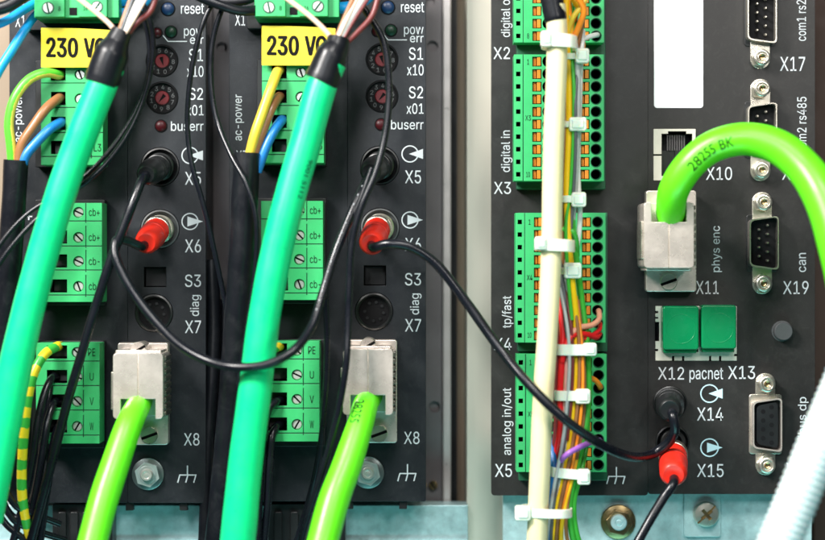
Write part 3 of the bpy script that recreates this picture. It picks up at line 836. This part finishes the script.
def control_cable(label, pts, r, slv, cores):
    t = thing('control_cable', pts[1], label, 'control cable', 'emerald control cables with black sleeves')
    b = MB(); b.tube(pts, r, 48, n=16, wob=0.006); rg = b.rings; build('sheath', b, 'cable_emerald', t)
    b = MB(); b.tube(slv[0], slv[1], 28, n=8, wob=0.02); build('heat_shrink_sleeve', b, 'black_rubber', t)
    for c_, p_, rr in cores:
        b = MB(); b.tube(p_, rr, 12); build('core_wire', b, 'wire_' + c_, t)
    return t, rg


t, rg = control_cable('emerald cable with black sleeve reaching the frame side edge',
                      [(110, 66, 108), (100, 90, 108), (69, 170, 108), (44, 250, 110), (20, 345, 112), (4, 425, 112), (-14, 520, 110)], [15, 15.6, 15.4, 15.8, 16.5, 17, 17],
                      ([(122, 31, 106), (117, 42, 107), (112, 53, 108), (103, 78, 108), (101, 84, 108)], [10.5, 12.5, 17, 17.5, 17]),
                      [('peach', [(118, 38, 106), (112, 27, 106), (98, 14, 104), (70, -8, 100)], 2.6), ('brown', [(117, 38, 108), (124, 18, 106), (134, -10, 100)], 2.6),
                       ('white', [(121, 38, 109), (130, 20, 108), (147, -10, 102)], 5.0), ('slate', [(119, 38, 113), (126, 18, 112), (136, -10, 106)], 1.8),
                       ('maroon', [(125, 38, 107), (136, 24, 106), (150, 12, 104), (158, -10, 100)], 3.0), ('peach', [(123, 38, 113), (134, 20, 113), (150, -8, 108)], 1.5)])
b = MB(); b.text_on(rg, '2 H', 405, 16, 10, 0.2, flip=False); build('lettering', b, 'ink_dark', t)
t, rg = control_cable('emerald cable with black sleeve hanging between the two pale hoods',
                      [(332, 62, 108), (322, 85, 108), (305, 145, 110), (292, 190, 112), (277, 250, 114), (264, 320, 116), (255, 390, 118), (246, 460, 120), (236, 560, 124)], [15, 15.6, 16, 16, 16, 16.2, 16.6, 17.2, 18],
                      ([(339, 38, 106), (337, 46, 107), (332, 55, 108), (323, 78, 108), (321, 82, 108)], [11, 13, 16.6, 17.3, 17]),
                      [('peach', [(334, 44, 106), (328, 34, 106), (312, 18, 104), (275, -10, 98)], 2.6), ('brown', [(334, 44, 108), (343, 22, 106), (357, -10, 100)], 2.6),
                       ('white', [(338, 44, 109), (348, 22, 108), (368, -10, 102)], 4.6), ('peach', [(336, 44, 113), (346, 22, 113), (362, -10, 106)], 1.5),
                       ('maroon', [(343, 46, 107), (358, 32, 106), (372, 16, 104), (380, -10, 100)], 3.0), ('maroon', [(341, 44, 112), (352, 24, 110), (374, -10, 104)], 1.8)])
b = MB(); b.text_on(rg, '9001 5112', 96, 38, 5, -0.72, flip=False); build('lettering', b, 'ink_dark', t)

# ------------------------------------------------------------------ power feeds


def feed(label, sheath, r, cores):
    t = thing('power_cable', sheath[0], label, 'power cable', 'black power cables into the ac-power plugs')
    b = MB(); b.tube(sheath, r, 24, wob=0.012); build('sheath', b, 'black_rubber', t)
    for m_, p_, rr in cores:
        b = MB(); b.tube(p_, rr, 14); build('core_wire', b, m_, t)


feed('black power cable with striped yellow-green wire at the frame side edge', [(16, 160, 62), (14, 200, 60), (9, 270, 50), (2, 350, 40), (-12, 460, 30)], 12.2,
     [('earth_stripe', [(62, 76, 26), (58, 75, 46), (46, 73, 56), (30, 79, 62), (15, 98, 66), (9, 122, 66), (11, 146, 64), (13, 172, 60)], 4.9),
      ('wire_brown', [(62, 98, 26), (58, 99, 46), (46, 109, 58), (33, 127, 63), (21, 147, 64), (18, 172, 62)], 5.0),
      ('wire_blue', [(64, 122, 26), (60, 123, 46), (50, 129, 56), (36, 143, 62), (25, 157, 64), (21, 174, 62)], 5.0)])
feed('black power cable with plain yellow earth wire between the two drives', [(247, 153, 62), (246, 175, 62), (242, 250, 58), (236, 340, 50), (228, 440, 40), (216, 560, 30)], 13.2,
     [('wire_ochre', [(282, 70, 26), (278, 71, 46), (272, 86, 58), (262, 114, 64), (254, 138, 66), (247, 168, 62)], 5.2),
      ('wire_brown', [(282, 96, 26), (278, 98, 46), (272, 108, 56), (264, 128, 60), (257, 146, 62), (250, 170, 61)], 4.8),
      ('wire_blue', [(285, 119, 26), (281, 121, 46), (274, 131, 56), (266, 147, 60), (257, 172, 60)], 5.0)])

# ------------------------------------------------------------------ fibre cables


def fibre(label, plugs, pts, r=4.3):
    t = thing('fibre_cable', pts[len(pts) // 2], label, 'fibre cable', 'black fibre cables with round plugs')
    b = MB(); b.tube(pts, r, 16, n=14, wob=0.01); rg = b.rings; build('cable', b, 'black_wire', t)
    for m_, p0, p1, r0, r1 in plugs:
        b = MB(); b.spin(p0, p1, [(0, r0 * 0.8), (0.02, r0), (0.3, r0), (0.32, r0 * 0.94), (0.40, r0 * 0.94), (0.42, r0 * 1.03), (0.50, r0 * 1.03), (0.51, r0 * 0.985), (0.53, r0 * 0.985), (0.54, r0 * 1.02), (0.74, r0 * 0.99), (0.90, r1 * 1.0), (0.97, r1 * 0.9), (1, r1 * 0.74), (0.99, r1 * 0.5)], 40)
        pg = build('plug', b, m_, t)
        b = MB(); b.spin(p0, p1, [(0.0, r0 * 0.9), (0.01, r0 * 1.06), (0.14, r0 * 1.06), (0.16, r0 * 0.9)], 32); build('collar', b, 'nickel' if m_ == 'red_plastic' else 'black_plastic', pg)
    return t, rg


fibre('black fibre cable from a black plug, slanting down past the banded wire', [('black_plastic', (159, 167, 2), (146, 175, 62), 12.5, 10.5)],
      [(148, 174, 52), (143, 178, 70), (136, 195, 80), (124, 226, 84), (108, 268, 84), (94, 312, 82), (82, 352, 80), (68, 400, 76), (56, 446, 72), (42, 500, 68), (26, 560, 62)], 4.8)
t, rg = fibre('black fibre cable looping low from a red plug to the next drive', [('red_plastic', (158, 229, 2), (146, 243, 62), 13, 12), ('black_plastic', (379, 166, 2), (370, 172, 58), 12.5, 10.5)],
              [(149, 241, 48), (141, 246, 66), (128, 241, 76), (117, 240, 84), (115, 254, 90), (126, 280, 96), (146, 310, 102), (176, 342, 112), (206, 360, 124), (236, 367, 138), (268, 364, 142), (294, 350, 136), (312, 326, 120),
               (322, 296, 106), (333, 260, 98), (346, 226, 90), (360, 194, 80), (370, 174, 62), (372, 171, 46)], 4.6)
b = MB()
for i in range(14):
    b.text_on(rg, '-', rg[-1][0] - 170 + i * 10, 1.9, 1.1, -0.3)
build('print_mark', b, 'print_grey', t)
fibre('black fibre cable running from a red plug to the wide controller', [('red_plastic', (378, 228, 2), (371, 244, 66), 13, 12.5), ('black_plastic', (670, 402, 2), (670, 410, 50), 13.8, 12)],
      [(371, 243, 56), (374, 247, 74), (388, 244, 82), (410, 247, 84), (434, 262, 82), (464, 299, 84), (500, 349, 96), (536, 392, 118), (572, 425, 122), (606, 447, 100), (634, 457, 66), (654, 453, 36), (668, 443, 40), (675, 430, 52), (673, 416, 54), (671, 410, 40)], 4.9)
fibre('short black fibre cable dropping from the lowest red plug', [('red_plastic', (673, 453, 2), (673.5, 475, 66), 13.8, 13.4)],
      [(673.5, 472, 50), (673, 484, 72), (664, 497, 74), (650, 520, 80), (630, 556, 86)], 4.8)

# ------------------------------------------------------------------ loose wires: thin black, blue, motor leads


def wire(name, label, m_, pts, r, cat='wire', group=None, seg=12):
    b = MB(); b.tube(pts, r, seg, wob=0.012)
    return setp(build(name, b, m_, at=pts[len(pts) // 2]), label, cat, group)


GB = 'thin black wires hanging between the drives'
wire('thin_wire', 'thin black wire curving down past the S1 and S2 lettering', 'black_wire', [(222, -12, 60), (206, 16, 62), (196, 48, 62), (189, 90, 60), (187.5, 130, 58), (192, 165, 58), (202, 200, 56), (213, 245, 52), (223, 292, 46), (233, 345, 40), (238, 400, 36), (236, 470, 30), (228, 560, 24)], 2.7, group=GB)
wire('thin_wire', 'thin black wire bowing through the dark gap towards the emerald cable', 'black_wire', [(234, -12, 56), (221, 12, 56), (212, 45, 54), (211, 85, 54), (217, 120, 56), (231, 155, 70), (246, 183, 82), (256, 218, 84), (256, 262, 82), (250, 308, 80), (242, 360, 72), (233, 430, 64), (220, 560, 50)], 2.7, group=GB)
wire('thin_wire', 'thin black wire hugging the reset button, the outer of two', 'black_wire', [(130, -14, 80), (146, 10, 78), (153, 40, 74), (150, 74, 72), (141, 106, 72), (124, 140, 76), (98, 172, 82), (70, 194, 84), (36, 220, 86), (12, 246, 88), (-12, 280, 90)], 2.7, group='pair of thin black wires swinging behind the emerald cable')
wire('thin_wire', 'thin black wire hugging the reset button, the inner of two', 'black_wire', [(120, -14, 74), (141, 14, 72), (149, 44, 68), (147, 78, 66), (137, 108, 66), (118, 140, 70), (92, 170, 76), (66, 190, 78), (30, 212, 80), (8, 234, 82), (-12, 262, 84)], 2.4, group='pair of thin black wires swinging behind the emerald cable')
wire('thin_wire', 'thin black wire running down beside the pale hood near the wall gap', 'black_wire', [(350, -12, 92), (368, 14, 90), (383, 40, 88), (389, 85, 88), (386, 130, 90), (376, 172, 94), (361, 208, 96), (352, 244, 96), (349.5, 285, 96), (348, 330, 98), (346, 365, 102), (338, 412, 100), (324, 466, 92), (308, 515, 84), (296, 560, 78)], 3.6, group=GB)
wire('thin_wire', 'thin black wire splitting off towards the marked cb plug', 'black_wire', [(372, 168, 86), (358, 206, 88), (343, 236, 86), (331, 262, 84), (326, 294, 82), (327, 340, 80), (325, 400, 72), (318, 460, 60), (306, 510, 50), (290, 560, 44)], 3.0, group=GB)
wire('black_cable', 'black cable entering the side of the top green plug', 'black_rubber', [(176, -14, 70), (200, -3, 70), (222, 6, 70), (240, 11, 66), (258, 10, 56), (268, 8, 40)], 5.0, 'cable', 'black cables at the top edge')
wire('black_cable', 'upper black cable crossing over the top green plug corner', 'black_rubber', [(190, -14, 58), (212, 0, 58), (236, 2, 56), (252, -2, 52), (262, -14, 50)], 4.6, 'cable', 'black cables at the top edge')
wire('black_cable', 'thick black cable across the corner above the blue wires', 'black_rubber', [(-14, 12, 90), (8, 6, 90), (24, -4, 88), (40, -18, 86)], 6.5, 'cable')
GBL = 'blue wires at the top green plugs'
wire('blue_wire', 'bright blue wire, upper of two entering the outer top plug', 'wire_skyblue', [(44, 0, 40), (36, 3, 46), (22, 11, 62), (6, 21, 70), (-18, 30, 74)], 4.6, group=GBL)
wire('blue_wire', 'bright blue wire, lower of two entering the outer top plug', 'wire_skyblue', [(44, 12, 40), (36, 15, 44), (24, 31, 60), (12, 50, 68), (0, 69, 72), (-14, 96, 74)], 4.8, group=GBL)
wire('blue_wire', 'bright blue wire stub behind the outer emerald cable sleeve, upper', 'wire_skyblue', [(112, 0, 34), (120, 1, 36), (132, -2, 40), (146, -14, 44)], 6, group=GBL)
wire('blue_wire', 'bright blue wire stub behind the outer emerald cable sleeve, lower', 'wire_skyblue', [(112, 14, 34), (120, 14, 36), (134, 10, 36), (146, 0, 34), (156, -14, 34)], 5.4, group=GBL)
wire('blue_wire', 'bright blue wire stub beside the brown and white cores', 'wire_skyblue', [(330, 8, 34), (340, 8, 38), (354, 6, 40), (368, -3, 40), (376, -14, 40)], 6, group=GBL)
wire('earth_wire', 'yellow and green banded earth wire in the motor plug', 'earth_bands', [(60, 346, 24), (56, 347, 48), (46, 353, 60), (36, 368, 68), (29, 392, 72), (24.5, 428, 74), (22, 466, 72), (22.5, 498, 68), (28, 530, 60), (40, 565, 50)], 4.9, group='motor leads')
wire('earth_wire', 'greenish earth wire peeking out beside the emerald cable', 'earth_bands', [(282, 347, 24), (278, 347, 46), (271, 352, 52), (266, 370, 56), (262, 396, 58), (258, 440, 56)], 4.5, group='motor leads')
GM = 'black motor leads'
mk = [('black motor lead from terminal U, outermost of the bunch', [(58, 377, 24), (52, 378, 48), (45, 392, 58), (38, 420, 64), (33, 456, 66), (24, 500, 64), (8, 560, 60)]),
      ('black motor lead from terminal V behind the slanting fibre cable', [(60, 401, 24), (54, 403, 46), (48, 420, 56), (43, 450, 60), (36, 490, 60), (22, 560, 56)]),
      ('black motor lead from terminal W nearest the slanting fibre cable', [(62, 426, 24), (57, 429, 44), (53, 446, 54), (49, 476, 58), (44, 510, 58), (38, 560, 54)]),
      ('black motor lead looping round the foot of the banded earth wire', [(52, 378, 40), (48, 398, 46), (44, 430, 50), (40, 470, 54), (30, 506, 58), (16, 518, 62), (4, 506, 62), (-14, 470, 60)])]
for lb, p_ in mk: wire('motor_lead', lb, 'black_wire', p_, 4.0, group=GM)
for lb, p_ in (('black cable loop in the corner, upper strand', [(-14, 420, 70), (-2, 452, 70), (4, 484, 70), (16, 506, 68), (34, 514, 60), (60, 524, 46)]),
               ('black cable loop in the corner, lower strand', [(-14, 462, 66), (0, 494, 66), (14, 520, 64), (34, 530, 56), (66, 540, 40)]),
               ('black cable loop in the corner, hanging strand', [(-10, 500, 64), (6, 524, 64), (24, 540, 60), (40, 566, 50)])):
    wire('cable_loop', lb, 'black_wire', p_, 3.4, 'cable', 'black cable loops in the lower corner')
for lb, p_ in (('black motor lead from terminal V beside the emerald cable', [(284, 400, 24), (277, 401, 46), (269, 408, 54), (264, 430, 58), (260, 470, 58), (257, 560, 52)]),
               ('black motor lead from terminal W beside the emerald cable', [(284, 424, 24), (277, 426, 44), (272, 436, 52), (270, 460, 54), (268, 500, 52), (262, 560, 48)])):
    wire('motor_lead', lb, 'black_wire', p_, 4.2, group=GM)
for lb, p_, r_ in (('black trunk cable deep between the drives, nearest the blank panel', [(212, 260, -20), (214, 330, -16), (210, 420, -10), (204, 560, -4)], 7),
                   ('black trunk cable deep between the drives, beside the power cable', [(226, 300, -30), (224, 380, -20), (218, 470, -10), (212, 560, -4)], 7)):
    wire('trunk_cable', lb, 'black_rubber', p_, r_, 'cable', 'black trunk cables between the drives')

# ------------------------------------------------------------------ cream cable and coloured wires
t = thing('cream_cable', (551, 250, 96), 'thick cream cable with black sleeve over the spring plugs', 'cable')
b = MB(); b.tube([(555, 5, 98), (557, 30, 98), (556.5, 70, 98), (554, 130, 98), (552.5, 190, 98), (551, 260, 98), (547, 340, 98), (543, 400, 98), (540, 470, 92), (536, 560, 80)], 10.4, 28, wob=0.008)
build('sheath', b, 'cable_cream', t)
b = MB(); b.tube([(549, -20, 98), (552, 0, 98), (555.5, 18, 98), (556, 21, 98)], [11.5, 11.8, 11.6, 11.0], 28, n=8, wob=0.02); build('heat_shrink_sleeve', b, 'black_rubber', t)

GW = 'coloured signal wires in the tied bundle'


def sig(color, label, pts, r=2.9):
    wire('signal_wire', label, 'wire_' + color, pts, r, group=GW)


sig('yellow', 'golden yellow wire running the full height of the bundle', [(566, -14, 76), (566, 30, 76), (568.5, 70, 76), (569, 125, 76), (567, 180, 76), (568, 230, 78), (572, 280, 78), (576, 322, 76), (576, 362, 76), (573, 402, 78), (569, 442, 78), (562, 482, 76), (556, 512, 72), (552, 560, 66)], 3.4)
sig('brown', 'brown wire at the back of the tied bundle', [(574, 20, 64), (572, 70, 64), (565, 140, 68), (562, 200, 70), (562, 245, 70), (567, 300, 70), (577, 345, 72), (581, 380, 74), (578, 422, 74), (573, 455, 74), (566, 490, 72), (560, 522, 68), (557, 560, 62)], 3.2)
sig('green', 'green wire on the outer side of the bundle, full height', [(576, -10, 66), (573.5, 60, 72), (573, 120, 72), (571, 175, 72), (573, 230, 70), (581, 295, 62), (587, 345, 66), (588.5, 400, 68), (583, 440, 72), (576, 472, 74), (570, 500, 72), (571, 528, 68), (580, 566, 60)], 3.2)
sig('grey', 'pale grey wire beside the golden yellow wire', [(569, 24, 68), (574, 40, 72), (577.5, 70, 74), (577, 140, 74), (574, 200, 72), (571, 235, 70), (566, 275, 72), (569, 320, 74), (571, 355, 76), (569, 400, 78), (565, 442, 78), (559, 482, 76), (553, 515, 70), (548, 560, 64)], 3.0)
sig('white', 'white wire at the outer face of the upper bundle', [(583, 30, 60), (581, 60, 66), (579, 125, 66), (578, 175, 68), (580, 215, 66), (578, 240, 64), (570, 280, 60)], 2.6)
sig('white', 'white wire low in the bundle beside the green one', [(574, 345, 68), (576, 390, 70), (577, 430, 72), (571, 470, 76), (565, 502, 74), (564, 530, 70), (570, 566, 64)], 2.8)
sig('red', 'red wire bulging beside the cream cable', [(556, 262, 58), (559, 296, 66), (563, 330, 74), (561.5, 362, 78), (560, 392, 78), (561, 422, 76), (557, 450, 68), (550, 470, 56)], 3.4)
sig('maroon', 'dark red wire close against the cream cable', [(552, 276, 62), (556, 318, 70), (557, 352, 74), (556, 395, 74), (556, 430, 70), (552, 462, 60)], 2.8)
sig('pink', 'pink wire beside the red ones, ending at the lowest plug', [(557, 300, 62), (566, 338, 74), (567, 372, 78), (565, 410, 78), (563, 438, 72), (560, 458, 62)], 2.7)
sig('slate', 'dark grey wire behind the middle of the bundle', [(559, 238, 66), (562, 275, 72), (566, 318, 76), (567.5, 348, 74), (571, 390, 68)], 2.9)
sig('blue', 'blue wire at the foot of the bundle', [(546, 428, 58), (552, 450, 66), (554, 470, 74), (552, 496, 76), (549, 520, 72), (548, 560, 66)], 3.4)
sig('green', 'second green wire at the foot of the bundle', [(588, 410, 56), (586, 446, 62), (580, 476, 70), (574, 502, 70), (576, 530, 66), (588, 566, 60)], 2.8)
sig('orange', 'orange wire looping at the top of the bundle', [(590, -14, 60), (582, 2, 66), (575, 18, 70), (573, 36, 66), (570, 56, 60)], 2.8)
sig('yellow', 'short yellow wire looping at the top edge', [(562, -14, 66), (572, -2, 72), (580, 8, 70), (586, -2, 62), (592, -14, 54)], 3.0)
sig('orange', 'orange wire dropping behind the black sleeve', [(568, -14, 62), (570, 8, 62), (577, 28, 60), (583, 44, 56), (578, 66, 52)], 2.6)
sig('yellow', 'yellow wire dropping to the first cable tie', [(580, -14, 62), (577, 10, 66), (571, 30, 72), (568, 48, 72)], 2.6)
sig('green', 'green wire tucked beside the broad middle tie', [(560, 224, 58), (566, 230, 74), (573, 232, 78), (576, 240, 74), (577, 256, 64)], 2.8)
sig('salmon', 'salmon wire bent into the tp/fast plug', [(598, 311, 24), (599, 312, 48), (599, 319, 56), (592, 325, 66), (578, 328, 76), (570, 336, 80), (566, 352, 76)], 2.8)
sig('red', 'red wire bent into the tp/fast plug foot', [(598, 335, 24), (599, 334, 46), (596, 337, 56), (584, 334, 70), (572, 336, 80), (566, 345, 82), (562, 362, 80)], 3.0)
sig('red', 'second red wire bent into the tp/fast plug', [(598, 324, 24), (600, 324, 44), (599, 330, 52), (586, 338, 66), (574, 340, 74), (568, 352, 76)], 2.4)
sig('orange', 'orange wire bent into the analog plug', [(599, 388, 24), (600, 386, 46), (595, 380, 54), (587, 377, 58), (578, 378, 58)], 2.7)
sig('purple', 'purple wire bent into the analog plug', [(599, 439, 24), (599, 441, 46), (592, 442, 66), (580, 447, 88), (569, 453, 92), (562, 459, 84), (557, 468, 70)], 2.9)
sig('white', 'cream wire bent into the digital out plug', [(598, 36, 24), (596, 35, 46), (586, 38, 58), (574, 44, 68), (566, 48, 70)], 2.6)
sig('white', 'white wire entering the digital in plug top, behind the cream cable', [(549, 61, 24), (549, 62, 46), (553, 66, 60), (560, 80, 64)], 2.4)
sig('red', 'red wire entering the digital in plug behind the cream cable', [(549, 74, 24), (549, 75, 46), (553, 80, 60), (561, 96, 64)], 2.4)
sig('grey', 'grey wire entering the digital in plug behind the cream cable', [(549, 99, 24), (549, 100, 46), (553, 106, 58), (562, 122, 62)], 2.4)

sig('brown', 'thin brown wire tucked between the cream cable and the yellow wire', [(560, 52, 66), (564, 80, 74), (564.5, 130, 76), (562, 180, 76), (561, 225, 72)], 2.0)
sig('green', 'thin green wire in front of the grey ones, upper half', [(570, 48, 74), (573.5, 80, 79), (573.5, 130, 79), (570.5, 185, 78), (566, 228, 80), (568, 275, 82), (572, 320, 80)], 1.9)
sig('maroon', 'thin dark red wire between the yellow and grey wires', [(564, 282, 72), (570.5, 322, 80), (572.5, 360, 82), (571, 402, 82), (567, 440, 82)], 1.9)
sig('brown', 'thin brown wire outside the golden yellow wire', [(578, 300, 66), (582.5, 345, 72), (584.5, 390, 74), (582, 430, 74), (575, 466, 76), (568, 500, 76), (566, 530, 72), (574, 566, 66)], 2.0)
sig('slate', 'thin slate wire between the pink and yellow wires', [(562, 300, 72), (570, 338, 80), (570, 372, 82), (568, 412, 82), (563, 450, 82), (557, 482, 80), (552, 520, 74), (550, 560, 68)], 1.8)
sig('yellow', 'second yellow wire low beside the brown ones', [(584, 420, 64), (578, 452, 74), (571, 482, 78), (564, 510, 76), (561, 535, 72), (562, 566, 66)], 2.2)
sig('orange', 'thick orange wire bulging at the top edge beside the black sleeve', [(570, -14, 84), (578, -2, 86), (584, 10, 82), (580, 24, 78), (574, 38, 74)], 3.2)
sig('ochre', 'ochre wire crossing the orange ones at the top edge', [(590, -10, 74), (582, 6, 80), (574, 16, 80), (569, 28, 76), (568, 44, 72)], 2.8)
sig('brown', 'brown wire dropping through the orange ones at the top edge', [(576, -14, 76), (583, 14, 74), (581, 30, 72), (577, 48, 68)], 2.4)

sig('grey', 'thin grey wire over the pink one, lower half', [(560, 288, 76), (567.5, 328, 84), (569.5, 362, 85), (566.5, 408, 85), (562, 446, 84), (555, 482, 82), (549.5, 516, 76), (545, 560, 70)], 1.8)
sig('brown', 'thin brown wire between the yellow and the outer brown wires', [(572, 290, 74), (578.5, 335, 80), (579.5, 372, 80), (577, 412, 81), (571.5, 450, 81), (564.5, 484, 80), (558.5, 514, 76), (555, 560, 68)], 1.8)
sig('orange', 'thin orange wire over the brown ones, lower half', [(576, 296, 72), (581, 338, 78), (583, 378, 80), (580.5, 418, 80), (575, 452, 80), (568, 486, 79), (562, 516, 75), (559, 560, 66)], 1.7)
sig('slate', 'thin dark wire beside the white one, upper half', [(578, 62, 72), (575.5, 100, 80), (575.5, 150, 80), (573, 200, 78), (570, 240, 78)], 1.7)

# cable ties


def tie(label, x0, x1, y, h, dmid, hd, head, tilt=0.0):
    """strap round the bundle from x0 to x1 at depth dmid (half depth hd); head = (x, y, w, h) or None"""
    t = thing('cable_tie', ((x0 + x1) / 2, y, dmid + hd), label, 'cable tie', 'white cable ties on the bundle')
    df = dmid + hd; b = MB(df); cx, a = (x0 + x1) / 2, (x1 - x0) / 2; seg = 40; vs, fs = [], []
    for i in range(seg):
        an = 2 * math.pi * i / seg; e = 0.72
        cc = math.copysign(abs(math.cos(an)) ** e, math.cos(an)); ss = math.copysign(abs(math.sin(an)) ** e, math.sin(an))
        ty = tilt * cc * a
        for o_, yy in ((0, -h / 2), (0, h / 2), (-1.8, h / 2), (-1.8, -h / 2)):
            vs.append(b.q(cx + (a + o_) * cc, y + yy + ty, dmid + (hd + o_) * ss))
    for i in range(seg):
        j = (i + 1) % seg
        for k in range(4): fs.append((4 * i + k, 4 * i + (k + 1) % 4, 4 * j + (k + 1) % 4, 4 * j + k))
    b.faces(vs, fs); bmesh.ops.recalc_face_normals(b.bm, faces=b.bm.faces[:]); build('strap', b, 'tie_white', t, bevel=0.4)
    if head:
        hx, hy, hw, hh, hz = head; b = MB(hz)
        b.rbox(hx - hw * 0.46, hx + hw * 0.46, hy - hh * 0.46, hy + hh * 0.46, 2.6, hz - 11, hz)
        b.rbox(hx - hw * 0.32, hx + hw * 0.32, hy - hh * 0.3, hy + hh * 0.3, 1.5, hz - 2, hz + 1.4)
        build('head', b, 'tie_white', t, bevel=2.2)


tie('broad white tie just under the black sleeve of the cream cable', 543, 579, 40, 13, 88, 24, (546.5, 38.5, 12, 17, 112), 0.06)
tie('white tie head just below the top plug gap, beside cream cable', 565, 584, 56, 6, 73, 9, (582.5, 55.5, 15, 16, 84))
tie('white tie on the thin wires halfway down the digital in plug', 563, 584, 124, 6, 73, 9, (578, 124, 19, 15, 85))
tie('white tie on the thin wires between the digital in and tp/fast plugs', 561, 580, 199, 7, 72, 10, (579, 199.5, 16, 16, 84))
tie('broad white tie round the cream cable at the tp/fast plug', 536, 577, 245, 12, 86, 26, (541, 243, 13, 14, 113), 0.05)
tie('white tie head on the wires halfway down the tp/fast plug', 561, 578, 271, 7, 74, 10, (573, 270.5, 19, 17, 86))
tie('white tie between the tp/fast and analog plugs, under the red wires', 556, 592, 350, 11, 72, 15, (590, 349.5, 15, 14, 86))
tie('white tie above where the black cable crosses the bundle', 555, 592, 396, 10, 72, 15, (583, 396.5, 16, 16, 88))
tie('white tie at the foot of the analog plug', 551, 588, 474, 10, 70, 15, (584, 477, 14, 17, 85), 0.08)
tie('longest white tie, over the zinc plate', 522, 574, 514, 9, 74, 24, (523, 513.5, 17, 16, 98), 0.03)

# ------------------------------------------------------------------ pale ribbed hose in front
b = MB(); b.tube([(858, 350, 210), (838, 398, 212), (818, 446, 214), (799, 494, 214), (780, 540, 212), (752, 606, 206)], 21.5, 32, n=60, wob=0.0, rib=(6.2, 0.035))
setp(build('ribbed_hose', b, 'hose_white', at=(818, 446, 214), sharp=80), 'pale ribbed hose slanting across the corner in front of the controller', 'hose')
